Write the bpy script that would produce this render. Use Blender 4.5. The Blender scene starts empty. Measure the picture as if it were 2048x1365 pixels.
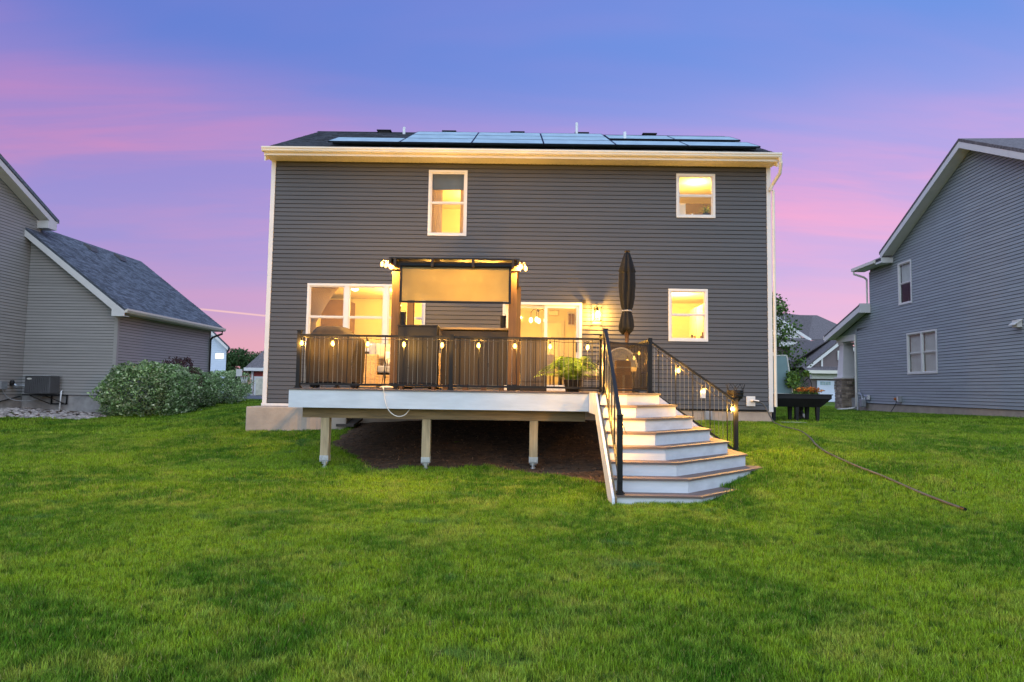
import bpy, math, random
import numpy as np
from mathutils import Vector, Matrix, noise as mnoise
R = math.radians
random.seed(11); rng = np.random.default_rng(7)
C = bpy.context.scene
COL = C.collection

# ------------------------------------------------------------------ camera
cd = bpy.data.cameras.new('camera'); cam = bpy.data.objects.new('camera', cd); COL.objects.link(cam)
cd.sensor_width = 36.0; cd.lens = 36 * 1351.68 / 2048; cd.clip_start = 0.05; cd.clip_end = 3000
_rx = Vector((0.9998761666665044, 0.005169072701405634, 0.014863788866888952))
_ry = Vector((-0.01447051498542446, -0.06922815614495513, 0.9974958980330828))
_fw = Vector((-0.00618512151272551, 0.9975874613707681, 0.06914478424074455))
cam.matrix_world = Matrix(((_rx.x, _ry.x, -_fw.x, 0), (_rx.y, _ry.y, -_fw.y, 0), (_rx.z, _ry.z, -_fw.z, 0.0541), (0, 0, 0, 1)))
C.camera = cam
C.view_settings.view_transform = 'Standard'; C.view_settings.look = 'None'
C.view_settings.gamma = 1; C.view_settings.use_curve_mapping = False
C.view_settings.exposure = 1.0
C.cycles.use_denoising = True
C.cycles.max_bounces = 6; C.cycles.diffuse_bounces = 3; C.cycles.glossy_bounces = 3
C.cycles.transparent_max_bounces = 12; C.cycles.transmission_bounces = 4
C.cycles.sample_clamp_indirect = 4.0
C.cycles.caustics_reflective = False; C.cycles.caustics_refractive = False

# ------------------------------------------------------------------ dusk sky
W = bpy.data.worlds.new('World'); C.world = W; W.use_nodes = True
nt = W.node_tree; nt.nodes.clear(); N = nt.nodes; L = nt.links
def wn(t, **k):
    n = N.new(t)
    for a, b in k.items(): setattr(n, a, b)
    return n
def wmath(op, a, b=None, c=None, clamp=False):
    n = wn('ShaderNodeMath', operation=op, use_clamp=clamp)
    for i, v in enumerate((a, b, c)):
        if v is None: continue
        if isinstance(v, (int, float)): n.inputs[i].default_value = v
        else: L.new(v, n.inputs[i])
    return n.outputs[0]
def wmix(f, a, b):
    n = wn('ShaderNodeMix', data_type='RGBA')
    if isinstance(f, (int, float)): n.inputs[0].default_value = f
    else: L.new(f, n.inputs[0])
    for s, v in ((n.inputs[6], a), (n.inputs[7], b)):
        if isinstance(v, tuple): s.default_value = (*v, 1)
        else: L.new(v, s)
    return n.outputs[2]
tc = wn('ShaderNodeTexCoord'); sp = wn('ShaderNodeSeparateXYZ'); L.new(tc.outputs['Generated'], sp.inputs[0])
el = wmath('ABSOLUTE', sp.outputs[2])
ramp = wn('ShaderNodeValToRGB'); L.new(el, ramp.inputs[0])
def lin(r, g, b): return tuple((((c/255+0.055)/1.055)**2.4 if c > 10 else c/255/12.92) for c in (r, g, b))
stops = [(0.0, (248, 182, 182)), (0.05, (240, 176, 196)), (0.11, (208, 166, 214)), (0.19, (166, 158, 226)), (0.30, (136, 148, 226)), (0.46, (98, 134, 220)), (0.66, (78, 116, 210)), (1.0, (78, 110, 205))]
cr = ramp.color_ramp; cr.interpolation = 'EASE'
while len(cr.elements) < len(stops): cr.elements.new(0.5)
for e, (p, c) in zip(cr.elements, stops): e.position = p; e.color = (*[v * 0.5 for v in lin(*c)], 1)
# cloud layer: the direction projected on a flat layer, stretched into long streaks
zz = wmath('ADD', el, 0.16)
px = wmath('DIVIDE', sp.outputs[0], zz); py = wmath('DIVIDE', sp.outputs[1], zz)
cmb = wn('ShaderNodeCombineXYZ'); L.new(px, cmb.inputs[0]); L.new(py, cmb.inputs[1])
mp = wn('ShaderNodeMapping'); L.new(cmb.outputs[0], mp.inputs[0])
mp.inputs['Rotation'].default_value = (0, 0, R(14)); mp.inputs['Scale'].default_value = (0.24, 0.95, 1); mp.inputs['Location'].default_value = (0.35, 0.1, 0)
nz = wn('ShaderNodeTexNoise'); L.new(mp.outputs[0], nz.inputs[0]); nz.inputs['Scale'].default_value = 1.25; nz.inputs['Detail'].default_value = 5; nz.inputs['Roughness'].default_value = 0.62; nz.inputs['Distortion'].default_value = 0.5
cm = wn('ShaderNodeMapRange', interpolation_type='SMOOTHSTEP'); L.new(nz.outputs[0], cm.inputs[0]); cm.inputs[1].default_value = 0.42; cm.inputs[2].default_value = 0.68
nz2 = wn('ShaderNodeTexNoise'); L.new(mp.outputs[0], nz2.inputs[0]); nz2.inputs['Scale'].default_value = 3.6; nz2.inputs['Distortion'].default_value = 0.6; nz2.inputs['Detail'].default_value = 8; nz2.inputs['Roughness'].default_value = 0.55
cm2 = wn('ShaderNodeMapRange', interpolation_type='SMOOTHSTEP'); L.new(nz2.outputs[0], cm2.inputs[0]); cm2.inputs[1].default_value = 0.40; cm2.inputs[2].default_value = 0.75
# a broad bank of lit cloud standing low over the houses (elevations 12 to 26 degrees)
bank = wmath('MULTIPLY', wn('ShaderNodeMapRange').outputs[0], 1)
bn = bank.node.inputs[0].links[0].from_node; bn.interpolation_type = 'SMOOTHSTEP'
L.new(wmath('ABSOLUTE', wmath('SUBTRACT', wmath('ADD', el, wmath('MULTIPLY', sp.outputs[0], 0.05)), 0.275)), bn.inputs[0])
bn.inputs[1].default_value = 0.155; bn.inputs[2].default_value = 0.0
fade = wmath('SUBTRACT', 1.0, wmath('MULTIPLY', el, 0.9), clamp=True)
cf = wmath('MULTIPLY', wmath('MULTIPLY', cm.outputs[0], fade), 0.34)
cf = wmath('ADD', cf, wmath('MULTIPLY', bank, wmath('ADD', wmath('MULTIPLY', cm2.outputs[0], 0.55), 0.26)), clamp=True)
cloud = wmix(wmath('MULTIPLY', el, 1.6, clamp=True), tuple(v*0.5 for v in lin(240, 172, 206)), tuple(v*0.5 for v in lin(198, 122, 202)))
ahead = wn('ShaderNodeMapRange', interpolation_type='SMOOTHSTEP'); L.new(sp.outputs[1], ahead.inputs[0]); ahead.inputs[1].default_value = -0.10; ahead.inputs[2].default_value = 0.74
cf = wmath('MULTIPLY', cf, ahead.outputs[0])
back = wn('ShaderNodeValToRGB'); L.new(el, back.inputs[0])
for e, (p, c) in zip(back.color_ramp.elements, ((0.0, (176, 186, 222)), (1.0, (78, 110, 205)))): e.position = p; e.color = (*[v * 0.5 for v in lin(*c)], 1)
skyc = wmix(cf, wmix(ahead.outputs[0], back.outputs[0], ramp.outputs[0]), cloud)
# the north-western side of the sky is deeper, the eastern paler
side = wn('ShaderNodeMapRange', interpolation_type='SMOOTHSTEP'); L.new(sp.outputs[0], side.inputs[0]); side.inputs[1].default_value = -0.75; side.inputs[2].default_value = 0.55
tint = wmix(side.outputs[0], (0.80, 0.82, 0.90), (1.26, 1.24, 1.10))
mul = wn('ShaderNodeMix', data_type='RGBA', blend_type='MULTIPLY'); mul.inputs[0].default_value = 1; L.new(skyc, mul.inputs[6]); L.new(tint, mul.inputs[7])
skyc = mul.outputs[2]
# a contrail: a short piece of a great circle low in the sky
d1 = Vector((-0.43315, 0.89578, 0.09976)); d2 = Vector((-0.34932, 0.93220, 0.094786)); nn = d1.cross(d2).normalized()
dp = wn('ShaderNodeVectorMath', operation='DOT_PRODUCT'); L.new(tc.outputs['Generated'], dp.inputs[0]); dp.inputs[1].default_value = nn
line = wn('ShaderNodeMapRange', interpolation_type='SMOOTHSTEP'); L.new(wmath('ABSOLUTE', dp.outputs[1]), line.inputs[0]); line.inputs[1].default_value = 0.0019; line.inputs[2].default_value = 0.0004; line.inputs[3].default_value = 0; line.inputs[4].default_value = 1
ends = wn('ShaderNodeMapRange', interpolation_type='SMOOTHSTEP'); L.new(sp.outputs[0], ends.inputs[0]); ends.inputs[1].default_value = -0.47; ends.inputs[2].default_value = -0.40
ends2 = wn('ShaderNodeMapRange', interpolation_type='SMOOTHSTEP'); L.new(sp.outputs[0], ends2.inputs[0]); ends2.inputs[1].default_value = 0.1; ends2.inputs[2].default_value = -0.25
skyc = wmix(wmath('MULTIPLY', wmath('MULTIPLY', line.outputs[0], ends.outputs[0]), wmath('MULTIPLY', ends2.outputs[0], wmath('MULTIPLY', wmath('GREATER_THAN', sp.outputs[1], 0.0), 0.75))), skyc, tuple(v*0.5 for v in lin(255, 205, 200)))
nish = wn('ShaderNodeTexSky', sky_type='NISHITA', sun_disc=False, sun_elevation=R(3), sun_rotation=R(205))
bg1 = wn('ShaderNodeBackground'); L.new(skyc, bg1.inputs[0]); bg1.inputs[1].default_value = 0.97
bg2 = wn('ShaderNodeBackground'); L.new(nish.outputs[0], bg2.inputs[0]); bg2.inputs[1].default_value = 0.008
add = wn('ShaderNodeAddShader'); L.new(bg1.outputs[0], add.inputs[0]); L.new(bg2.outputs[0], add.inputs[1])
out = wn('ShaderNodeOutputWorld'); L.new(add.outputs[0], out.inputs[0])

# soft after-sunset light from the bright western sky behind the camera
sl = bpy.data.lights.new('sun', 'SUN'); sl.energy = 1.75; sl.angle = R(120); sl.color = (0.74, 0.90, 1.0)
so = bpy.data.objects.new('sun', sl); COL.objects.link(so)
so.rotation_euler = Vector((-0.10, -0.60, 0.80)).to_track_quat('Z', 'Y').to_euler()

# ------------------------------------------------------------------ materials
def lc(*c): return (*c, 1)
def newmat(name):
    m = bpy.data.materials.new(name); m.use_nodes = True
    return m, m.node_tree.nodes, m.node_tree.links, m.node_tree.nodes['Principled BSDF']
def mat(name, col, rough=0.6, metal=0.0, var=0.12, vscale=3.0, stretch=(1, 1, 1), bump=0.0, bscale=60, spec=0.4, island=0.0, col2=None, rot=None):
    m, n, l, b = newmat(name)
    b.inputs['Roughness'].default_value = rough; b.inputs['Metallic'].default_value = metal
    b.inputs['Specular IOR Level'].default_value = spec
    g = n.new('ShaderNodeTexCoord'); mpn = n.new('ShaderNodeMapping'); mpn.inputs['Scale'].default_value = stretch
    l.new(g.outputs['Object'], mpn.inputs[0])
    t = n.new('ShaderNodeTexNoise'); t.inputs['Scale'].default_value = vscale; t.inputs['Detail'].default_value = 5; t.inputs['Roughness'].default_value = 0.6
    l.new(mpn.outputs[0], t.inputs[0])
    mx = n.new('ShaderNodeMix'); mx.data_type = 'RGBA'
    c2 = col2 or tuple(max(0, c*(1-var*2)) for c in col); c1 = col if col2 else tuple(c*(1+var*2) for c in col)
    mx.inputs[6].default_value = lc(*c2); mx.inputs[7].default_value = lc(*c1)
    mr = n.new('ShaderNodeMapRange'); l.new(t.outputs[0], mr.inputs[0]); mr.inputs[1].default_value = 0.25; mr.inputs[2].default_value = 0.75
    l.new(mr.outputs[0], mx.inputs[0]); res = mx.outputs[2]
    if island:
        ge = n.new('ShaderNodeNewGeometry'); oi = n.new('ShaderNodeObjectInfo')
        ad = n.new('ShaderNodeMath'); ad.operation = 'ADD'; l.new(ge.outputs['Random Per Island'], ad.inputs[0]); l.new(oi.outputs['Random'], ad.inputs[1])
        fr = n.new('ShaderNodeMath'); fr.operation = 'FRACT'; l.new(ad.outputs[0], fr.inputs[0])
        mr2 = n.new('ShaderNodeMapRange'); l.new(fr.outputs[0], mr2.inputs[0]); mr2.inputs[3].default_value = 1-island; mr2.inputs[4].default_value = 1+island
        vm = n.new('ShaderNodeVectorMath'); vm.operation = 'SCALE'; l.new(res, vm.inputs[0]); l.new(mr2.outputs[0], vm.inputs[3]); res = vm.outputs[0]
    l.new(res, b.inputs['Base Color'])
    rr = n.new('ShaderNodeMapRange'); l.new(t.outputs[0], rr.inputs[0]); rr.inputs[3].default_value = max(0.02, rough-0.1); rr.inputs[4].default_value = min(1, rough+0.1); l.new(rr.outputs[0], b.inputs['Roughness'])
    if bump:
        t2 = n.new('ShaderNodeTexNoise'); t2.inputs['Scale'].default_value = bscale; t2.inputs['Detail'].default_value = 4; l.new(mpn.outputs[0], t2.inputs[0])
        bp = n.new('ShaderNodeBump'); bp.inputs['Strength'].default_value = bump; bp.inputs['Distance'].default_value = 0.01; l.new(t2.outputs[0], bp.inputs['Height']); l.new(bp.outputs[0], b.inputs['Normal'])
    return m
def emis(name, col, s, base=(0.8, 0.8, 0.8)):
    m, n, l, b = newmat(name); b.inputs['Base Color'].default_value = lc(*base)
    b.inputs['Emission Color'].default_value = lc(*col); b.inputs['Emission Strength'].default_value = s
    return m
def bulbmat(name, col, s):   # clear glass round a glowing filament: it shines and lets the lamp inside through
    m = bpy.data.materials.new(name); m.use_nodes = True; n = m.node_tree.nodes; l = m.node_tree.links; n.clear()
    tr = n.new('ShaderNodeBsdfTransparent'); e = n.new('ShaderNodeEmission'); e.inputs[0].default_value = lc(*col); e.inputs[1].default_value = s
    a = n.new('ShaderNodeAddShader'); l.new(tr.outputs[0], a.inputs[0]); l.new(e.outputs[0], a.inputs[1])
    o = n.new('ShaderNodeOutputMaterial'); l.new(a.outputs[0], o.inputs[0]); return m
def glassmat(name, tint=(1, 1, 1), refl=1.0):
    m = bpy.data.materials.new(name); m.use_nodes = True; n = m.node_tree.nodes; l = m.node_tree.links; n.clear()
    tr = n.new('ShaderNodeBsdfTransparent'); tr.inputs[0].default_value = lc(*tint)
    gl = n.new('ShaderNodeBsdfGlossy'); gl.inputs['Roughness'].default_value = 0.03
    fr = n.new('ShaderNodeFresnel'); fr.inputs[0].default_value = 1.5
    k = n.new('ShaderNodeMath'); k.operation = 'MULTIPLY'; l.new(fr.outputs[0], k.inputs[0]); k.inputs[1].default_value = refl*1.8; k.use_clamp = True
    ge = n.new('ShaderNodeNewGeometry'); inv = n.new('ShaderNodeMath'); inv.operation = 'SUBTRACT'; inv.inputs[0].default_value = 1; l.new(ge.outputs['Backfacing'], inv.inputs[1]); k2 = n.new('ShaderNodeMath'); k2.operation = 'MULTIPLY'; l.new(k.outputs[0], k2.inputs[0]); l.new(inv.outputs[0], k2.inputs[1]); k = k2
    mx = n.new('ShaderNodeMixShader'); l.new(k.outputs[0], mx.inputs[0]); l.new(tr.outputs[0], mx.inputs[1]); l.new(gl.outputs[0], mx.inputs[2])
    o = n.new('ShaderNodeOutputMaterial'); l.new(mx.outputs[0], o.inputs[0])
    return m
def meshfabric(name, col, opacity, translucent=0.0):
    m = bpy.data.materials.new(name); m.use_nodes = True; n = m.node_tree.nodes; l = m.node_tree.links; n.clear()
    tr = n.new('ShaderNodeBsdfTransparent'); df = n.new('ShaderNodeBsdfDiffuse'); tl = n.new('ShaderNodeBsdfTranslucent')
    t = n.new('ShaderNodeTexNoise'); t.inputs['Scale'].default_value = 2.2; t.inputs['Detail'].default_value = 4
    g = n.new('ShaderNodeTexCoord'); l.new(g.outputs['Object'], t.inputs[0])
    mc = n.new('ShaderNodeMix'); mc.data_type = 'RGBA'; mc.inputs[6].default_value = lc(*[c*0.75 for c in col]); mc.inputs[7].default_value = lc(*[c*1.15 for c in col]); l.new(t.outputs[0], mc.inputs[0])
    l.new(mc.outputs[2], df.inputs[0]); l.new(mc.outputs[2], tl.inputs[0])
    m1 = n.new('ShaderNodeMixShader'); m1.inputs[0].default_value = translucent; l.new(df.outputs[0], m1.inputs[1]); l.new(tl.outputs[0], m1.inputs[2])
    m2 = n.new('ShaderNodeMixShader'); m2.inputs[0].default_value = opacity; l.new(tr.outputs[0], m2.inputs[1]); l.new(m1.outputs[0], m2.inputs[2])
    o = n.new('ShaderNodeOutputMaterial'); l.new(m2.outputs[0], o.inputs[0])
    return m
def leafmat(name, cols, trans=0.25, rough=0.55):
    m = bpy.data.materials.new(name); m.use_nodes = True; n = m.node_tree.nodes; l = m.node_tree.links
    b = n['Principled BSDF']; b.inputs['Roughness'].default_value = rough; b.inputs['Specular IOR Level'].default_value = 0.25
    ge = n.new('ShaderNodeNewGeometry'); r = n.new('ShaderNodeValToRGB'); l.new(ge.outputs['Random Per Island'], r.inputs[0])
    while len(r.color_ramp.elements) < len(cols): r.color_ramp.elements.new(0.5)
    for i, c in enumerate(cols): r.color_ramp.elements[i].position = i/(len(cols)-1); r.color_ramp.elements[i].color = lc(*c)
    t = n.new('ShaderNodeTexNoise'); t.inputs['Scale'].default_value = 1.4; l.new(ge.outputs['Position'], t.inputs[0])
    mr = n.new('ShaderNodeMapRange'); l.new(t.outputs[0], mr.inputs[0]); mr.inputs[1].default_value = 0.3; mr.inputs[2].default_value = 0.7; mr.inputs[3].default_value = 0.75; mr.inputs[4].default_value = 1.25
    t9 = n.new('ShaderNodeTexNoise'); t9.inputs['Scale'].default_value = 7; t9.inputs['Detail'].default_value = 3; l.new(ge.outputs['Position'], t9.inputs[0]); m9 = n.new('ShaderNodeMapRange'); l.new(t9.outputs[0], m9.inputs[0]); m9.inputs[1].default_value = 0.35; m9.inputs[2].default_value = 0.68; m9.inputs[3].default_value = 0.45; m9.inputs[4].default_value = 1.75; mm = n.new('ShaderNodeMath'); mm.operation = 'MULTIPLY'; l.new(mr.outputs[0], mm.inputs[0]); l.new(m9.outputs[0], mm.inputs[1]); mr = mm
    vm = n.new('ShaderNodeVectorMath'); vm.operation = 'SCALE'; l.new(r.outputs[0], vm.inputs[0]); l.new(mr.outputs[0], vm.inputs[3])
    l.new(vm.outputs[0], b.inputs['Base Color'])
    tl = n.new('ShaderNodeBsdfTranslucent'); l.new(vm.outputs[0], tl.inputs[0])
    mx = n.new('ShaderNodeMixShader'); mx.inputs[0].default_value = trans; l.new(b.outputs[0], mx.inputs[1]); l.new(tl.outputs[0], mx.inputs[2])
    l.new(mx.outputs[0], n['Material Output'].inputs[0])
    return m
WARM = (1.0, 0.50, 0.08)
M = dict(
 siding=mat('charcoal_vinyl', (0.074, 0.074, 0.080), 0.55, var=0.05, vscale=2, stretch=(0.6, 0.6, 6), bump=0.12, bscale=40, island=0.05),
 siding_taupe=mat('taupe_vinyl', (0.325, 0.31, 0.295), 0.55, var=0.05, vscale=2, stretch=(0.6, 0.6, 6), bump=0.1, bscale=40, island=0.05),
 siding_grey=mat('slate_vinyl', (0.295, 0.325, 0.345), 0.55, var=0.06, vscale=2, stretch=(0.6, 0.6, 6), bump=0.1, bscale=40, island=0.06),
 siding_white=mat('pale_blue_vinyl', (0.60, 0.68, 0.78), 0.5, var=0.03),
 siding_brown=mat('brown_vinyl', (0.16, 0.12, 0.12), 0.6, var=0.05),
 siding_red=mat('barn_red_vinyl', (0.28, 0.035, 0.03), 0.6, var=0.08),
 white=mat('white_trim', (0.68, 0.66, 0.64), 0.45, var=0.03, vscale=4),
 white_metal=mat('white_gutter_metal', (0.72, 0.67, 0.58), 0.35, var=0.04, vscale=2, stretch=(0.5, 3, 3)),
 fascia=mat('white_pvc_board', (0.62, 0.64, 0.67), 0.45, var=0.07, vscale=2.5, stretch=(0.6, 2, 3), bump=0.05),
 shingle=mat('asphalt_shingle_dark', (0.050, 0.052, 0.060), 0.95, var=0.35, vscale=18, stretch=(0.5, 1, 1), bump=0.6, bscale=90, spec=0.15, island=0.3),
 shingle_brown=mat('asphalt_shingle_brown', (0.13, 0.115, 0.12), 0.95, var=0.3, vscale=14, bump=0.5, bscale=90, spec=0.15, island=0.2),
 shingle_slate=mat('asphalt_shingle_slate', (0.11, 0.125, 0.15), 0.95, var=0.25, vscale=14, bump=0.5, bscale=90, spec=0.15, island=0.35),
 concrete=mat('poured_concrete', (0.46, 0.38, 0.31), 0.9, var=0.2, vscale=2.5, bump=0.5, bscale=22, col2=(0.30, 0.25, 0.21)),
 concrete_grey=mat('grey_concrete', (0.34, 0.32, 0.31), 0.9, var=0.18, vscale=2.5, bump=0.4, bscale=25),
 tread=mat('composite_tread', (0.15, 0.105, 0.09), 0.6, var=0.12, vscale=6, stretch=(0.5, 4, 4), bump=0.15, bscale=50, island=0.08),
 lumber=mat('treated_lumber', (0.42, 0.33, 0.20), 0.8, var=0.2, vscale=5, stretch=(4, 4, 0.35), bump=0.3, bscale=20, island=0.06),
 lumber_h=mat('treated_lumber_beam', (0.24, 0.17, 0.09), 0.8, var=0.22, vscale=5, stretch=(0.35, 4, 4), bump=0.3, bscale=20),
 cedar=mat('stained_cedar', (0.075, 0.038, 0.016), 0.6, var=0.2, vscale=6, stretch=(5, 5, 0.35), bump=0.2, bscale=20),
 darkwood=mat('dark_stained_wood', (0.014, 0.009, 0.006), 0.6, var=0.25, vscale=6, stretch=(4, 4, 0.4), bump=0.2, bscale=20, island=0.2),
 greywood=mat('weathered_grey_board', (0.060, 0.047, 0.038), 0.75, var=0.2, vscale=6, stretch=(4, 4, 0.4), bump=0.25, bscale=20, island=0.12),
 black=mat('black_powder_coat', (0.008, 0.008, 0.009), 0.45, var=0.1, spec=0.25),
 blackplastic=mat('black_plastic', (0.010, 0.010, 0.012), 0.5, var=0.15, spec=0.25),
 cable=mat('stainless_cable', (0.30, 0.27, 0.22), 0.3, metal=1.0, var=0.02),
 galv=mat('galvanised_steel', (0.50, 0.52, 0.54), 0.4, metal=0.7, var=0.1, vscale=20),
 panelglass=mat('painted_sky_glass', (0.34, 0.45, 0.49), 0.4, var=0.1, spec=0.4),  # pale base colour paints in the sky's reflection on the panels
 panelframe=mat('black_anodised_frame', (0.01, 0.012, 0.02), 0.35, var=0.1),
 cover=mat('brown_canvas_cover', (0.024, 0.017, 0.012), 0.8, var=0.25, vscale=3, bump=0.4, bscale=9),
 umbrella=mat('charcoal_umbrella_canvas', (0.006, 0.007, 0.010), 0.95, var=0.2, vscale=4, bump=0.25, bscale=60),
 wicker=mat('honey_wicker', (0.48, 0.34, 0.18), 0.7, var=0.2, vscale=30, bump=0.6, bscale=60, island=0.18),
 cushion=mat('grey_blue_cushion', (0.24, 0.26, 0.32), 0.9, var=0.1, bump=0.15, bscale=80),
 cushion_beige=mat('beige_cushion', (0.45, 0.38, 0.30), 0.9, var=0.1, bump=0.15, bscale=80),
 cardboard=mat('cardboard', (0.34, 0.20, 0.09), 0.85, var=0.12),
 plaster=mat('cream_wall_paint', (0.80, 0.74, 0.60), 0.85, var=0.02),
 ceiling=mat('ceiling_paint', (0.82, 0.80, 0.74), 0.9, var=0.02),
 floor=mat('oak_floor', (0.32, 0.20, 0.10), 0.45, var=0.15, vscale=8, stretch=(0.4, 4, 1)),
 curtain=meshfabric('linen_curtain', (0.62, 0.52, 0.38), 1.0, 0.55),
 brownwall=mat('brown_paint', (0.22, 0.15, 0.085), 0.8, var=0.08),
 cabinet=mat('white_cabinet', (0.82, 0.80, 0.74), 0.4, var=0.02),
 rubber=mat('grey_hose_rubber', (0.07, 0.068, 0.065), 0.6, var=0.25, vscale=6),
 cord=mat('dark_cord', (0.02, 0.017, 0.014), 0.6),
 whitecord=mat('white_cord', (0.75, 0.72, 0.66), 0.5),
 terracotta=mat('dark_pot', (0.03, 0.027, 0.025), 0.5),
 stone=mat('ledge_stone', (0.27, 0.21, 0.16), 0.85, var=0.25, vscale=6, bump=0.8, bscale=14, island=0.4),
 rock=mat('river_rock', (0.34, 0.30, 0.28), 0.8, var=0.2, vscale=9, bump=0.2, island=0.45),
 bark=mat('bark', (0.07, 0.05, 0.035), 0.9, var=0.3, vscale=12, bump=0.8, bscale=30),
 asphalt=mat('asphalt', (0.085, 0.09, 0.10), 0.9, var=0.12, vscale=6, bump=0.3),
 acgrey=mat('condenser_dark_grey', (0.085, 0.085, 0.09), 0.5, var=0.1),
 silver=mat('silver_foil', (0.55, 0.58, 0.62), 0.3, metal=0.8, var=0.15, vscale=20, bump=0.6, bscale=30),
 pvc=mat('white_pvc_pipe', (0.8, 0.8, 0.8), 0.35, var=0.02),
 meter=mat('meter_grey', (0.30, 0.31, 0.33), 0.5, metal=0.2, var=0.15),
 glass=glassmat('window_glass', (0.96, 0.96, 0.94), 0.45),
 glassn=glassmat('neighbour_window_glass', (0.92, 0.95, 0.95), 0.35),
 gapshade=mat('painted_gap_shade', (0.012, 0.012, 0.012), 0.9),  # black backing that paints the shadow lines under the siding laps
 screen=meshfabric('shade_fabric', (0.50, 0.42, 0.22), 0.84, 0.6),
 gatemesh=meshfabric('black_gate_mesh', (0.05, 0.038, 0.028), 0.58, 0.0),
 frostpanel=meshfabric('mesh_lid', (0.30, 0.42, 0.42), 0.72, 0.25),
 bulb=bulbmat('warm_bulb_glow', (1.0, 0.50, 0.08), 3.0),
 bulb2=bulbmat('warm_frosted_glow', (1.0, 0.72, 0.34), 1.6),
 ceillight=emis('ceiling_light_glow', (1.0, 0.85, 0.5), 5),
 farlit=emis('lit_far_window', (1.0, 0.9, 0.6), 1.1),
 farlit2=emis('dim_lit_far_window', (0.75, 0.48, 0.22), 0.35),
 blind=mat('window_blind', (0.62, 0.60, 0.54), 0.7, var=0.05),
 dim=mat('unlit_room', (0.10, 0.10, 0.10), 0.9, var=0.1),
 flower=leafmat('orange_flowers', [(0.6, 0.12, 0.02), (0.7, 0.3, 0.03), (0.35, 0.06, 0.02), (0.7, 0.45, 0.1)]),
 variegated=leafmat('variegated_leaves', [(0.08, 0.16, 0.04), (0.20, 0.33, 0.10), (0.44, 0.52, 0.28), (0.11, 0.21, 0.06), (0.62, 0.66, 0.42)]),
 redleaf=leafmat('dark_red_leaves', [(0.05, 0.02, 0.02), (0.12, 0.04, 0.04), (0.08, 0.05, 0.035)]),
 greenleaf=leafmat('green_leaves', [(0.05, 0.10, 0.025), (0.10, 0.19, 0.04), (0.17, 0.27, 0.05), (0.07, 0.14, 0.035)]),
 darkleaf=leafmat('far_green_leaves', [(0.035, 0.075, 0.028), (0.08, 0.14, 0.045), (0.055, 0.10, 0.035)]),
 fern=leafmat('fern_leaves', [(0.12, 0.22, 0.03), (0.24, 0.34, 0.05), (0.17, 0.28, 0.04)], 0.4),
)

_b = M['panelglass'].node_tree.nodes['Principled BSDF']; _b.inputs['IOR'].default_value = 1.3
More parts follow.
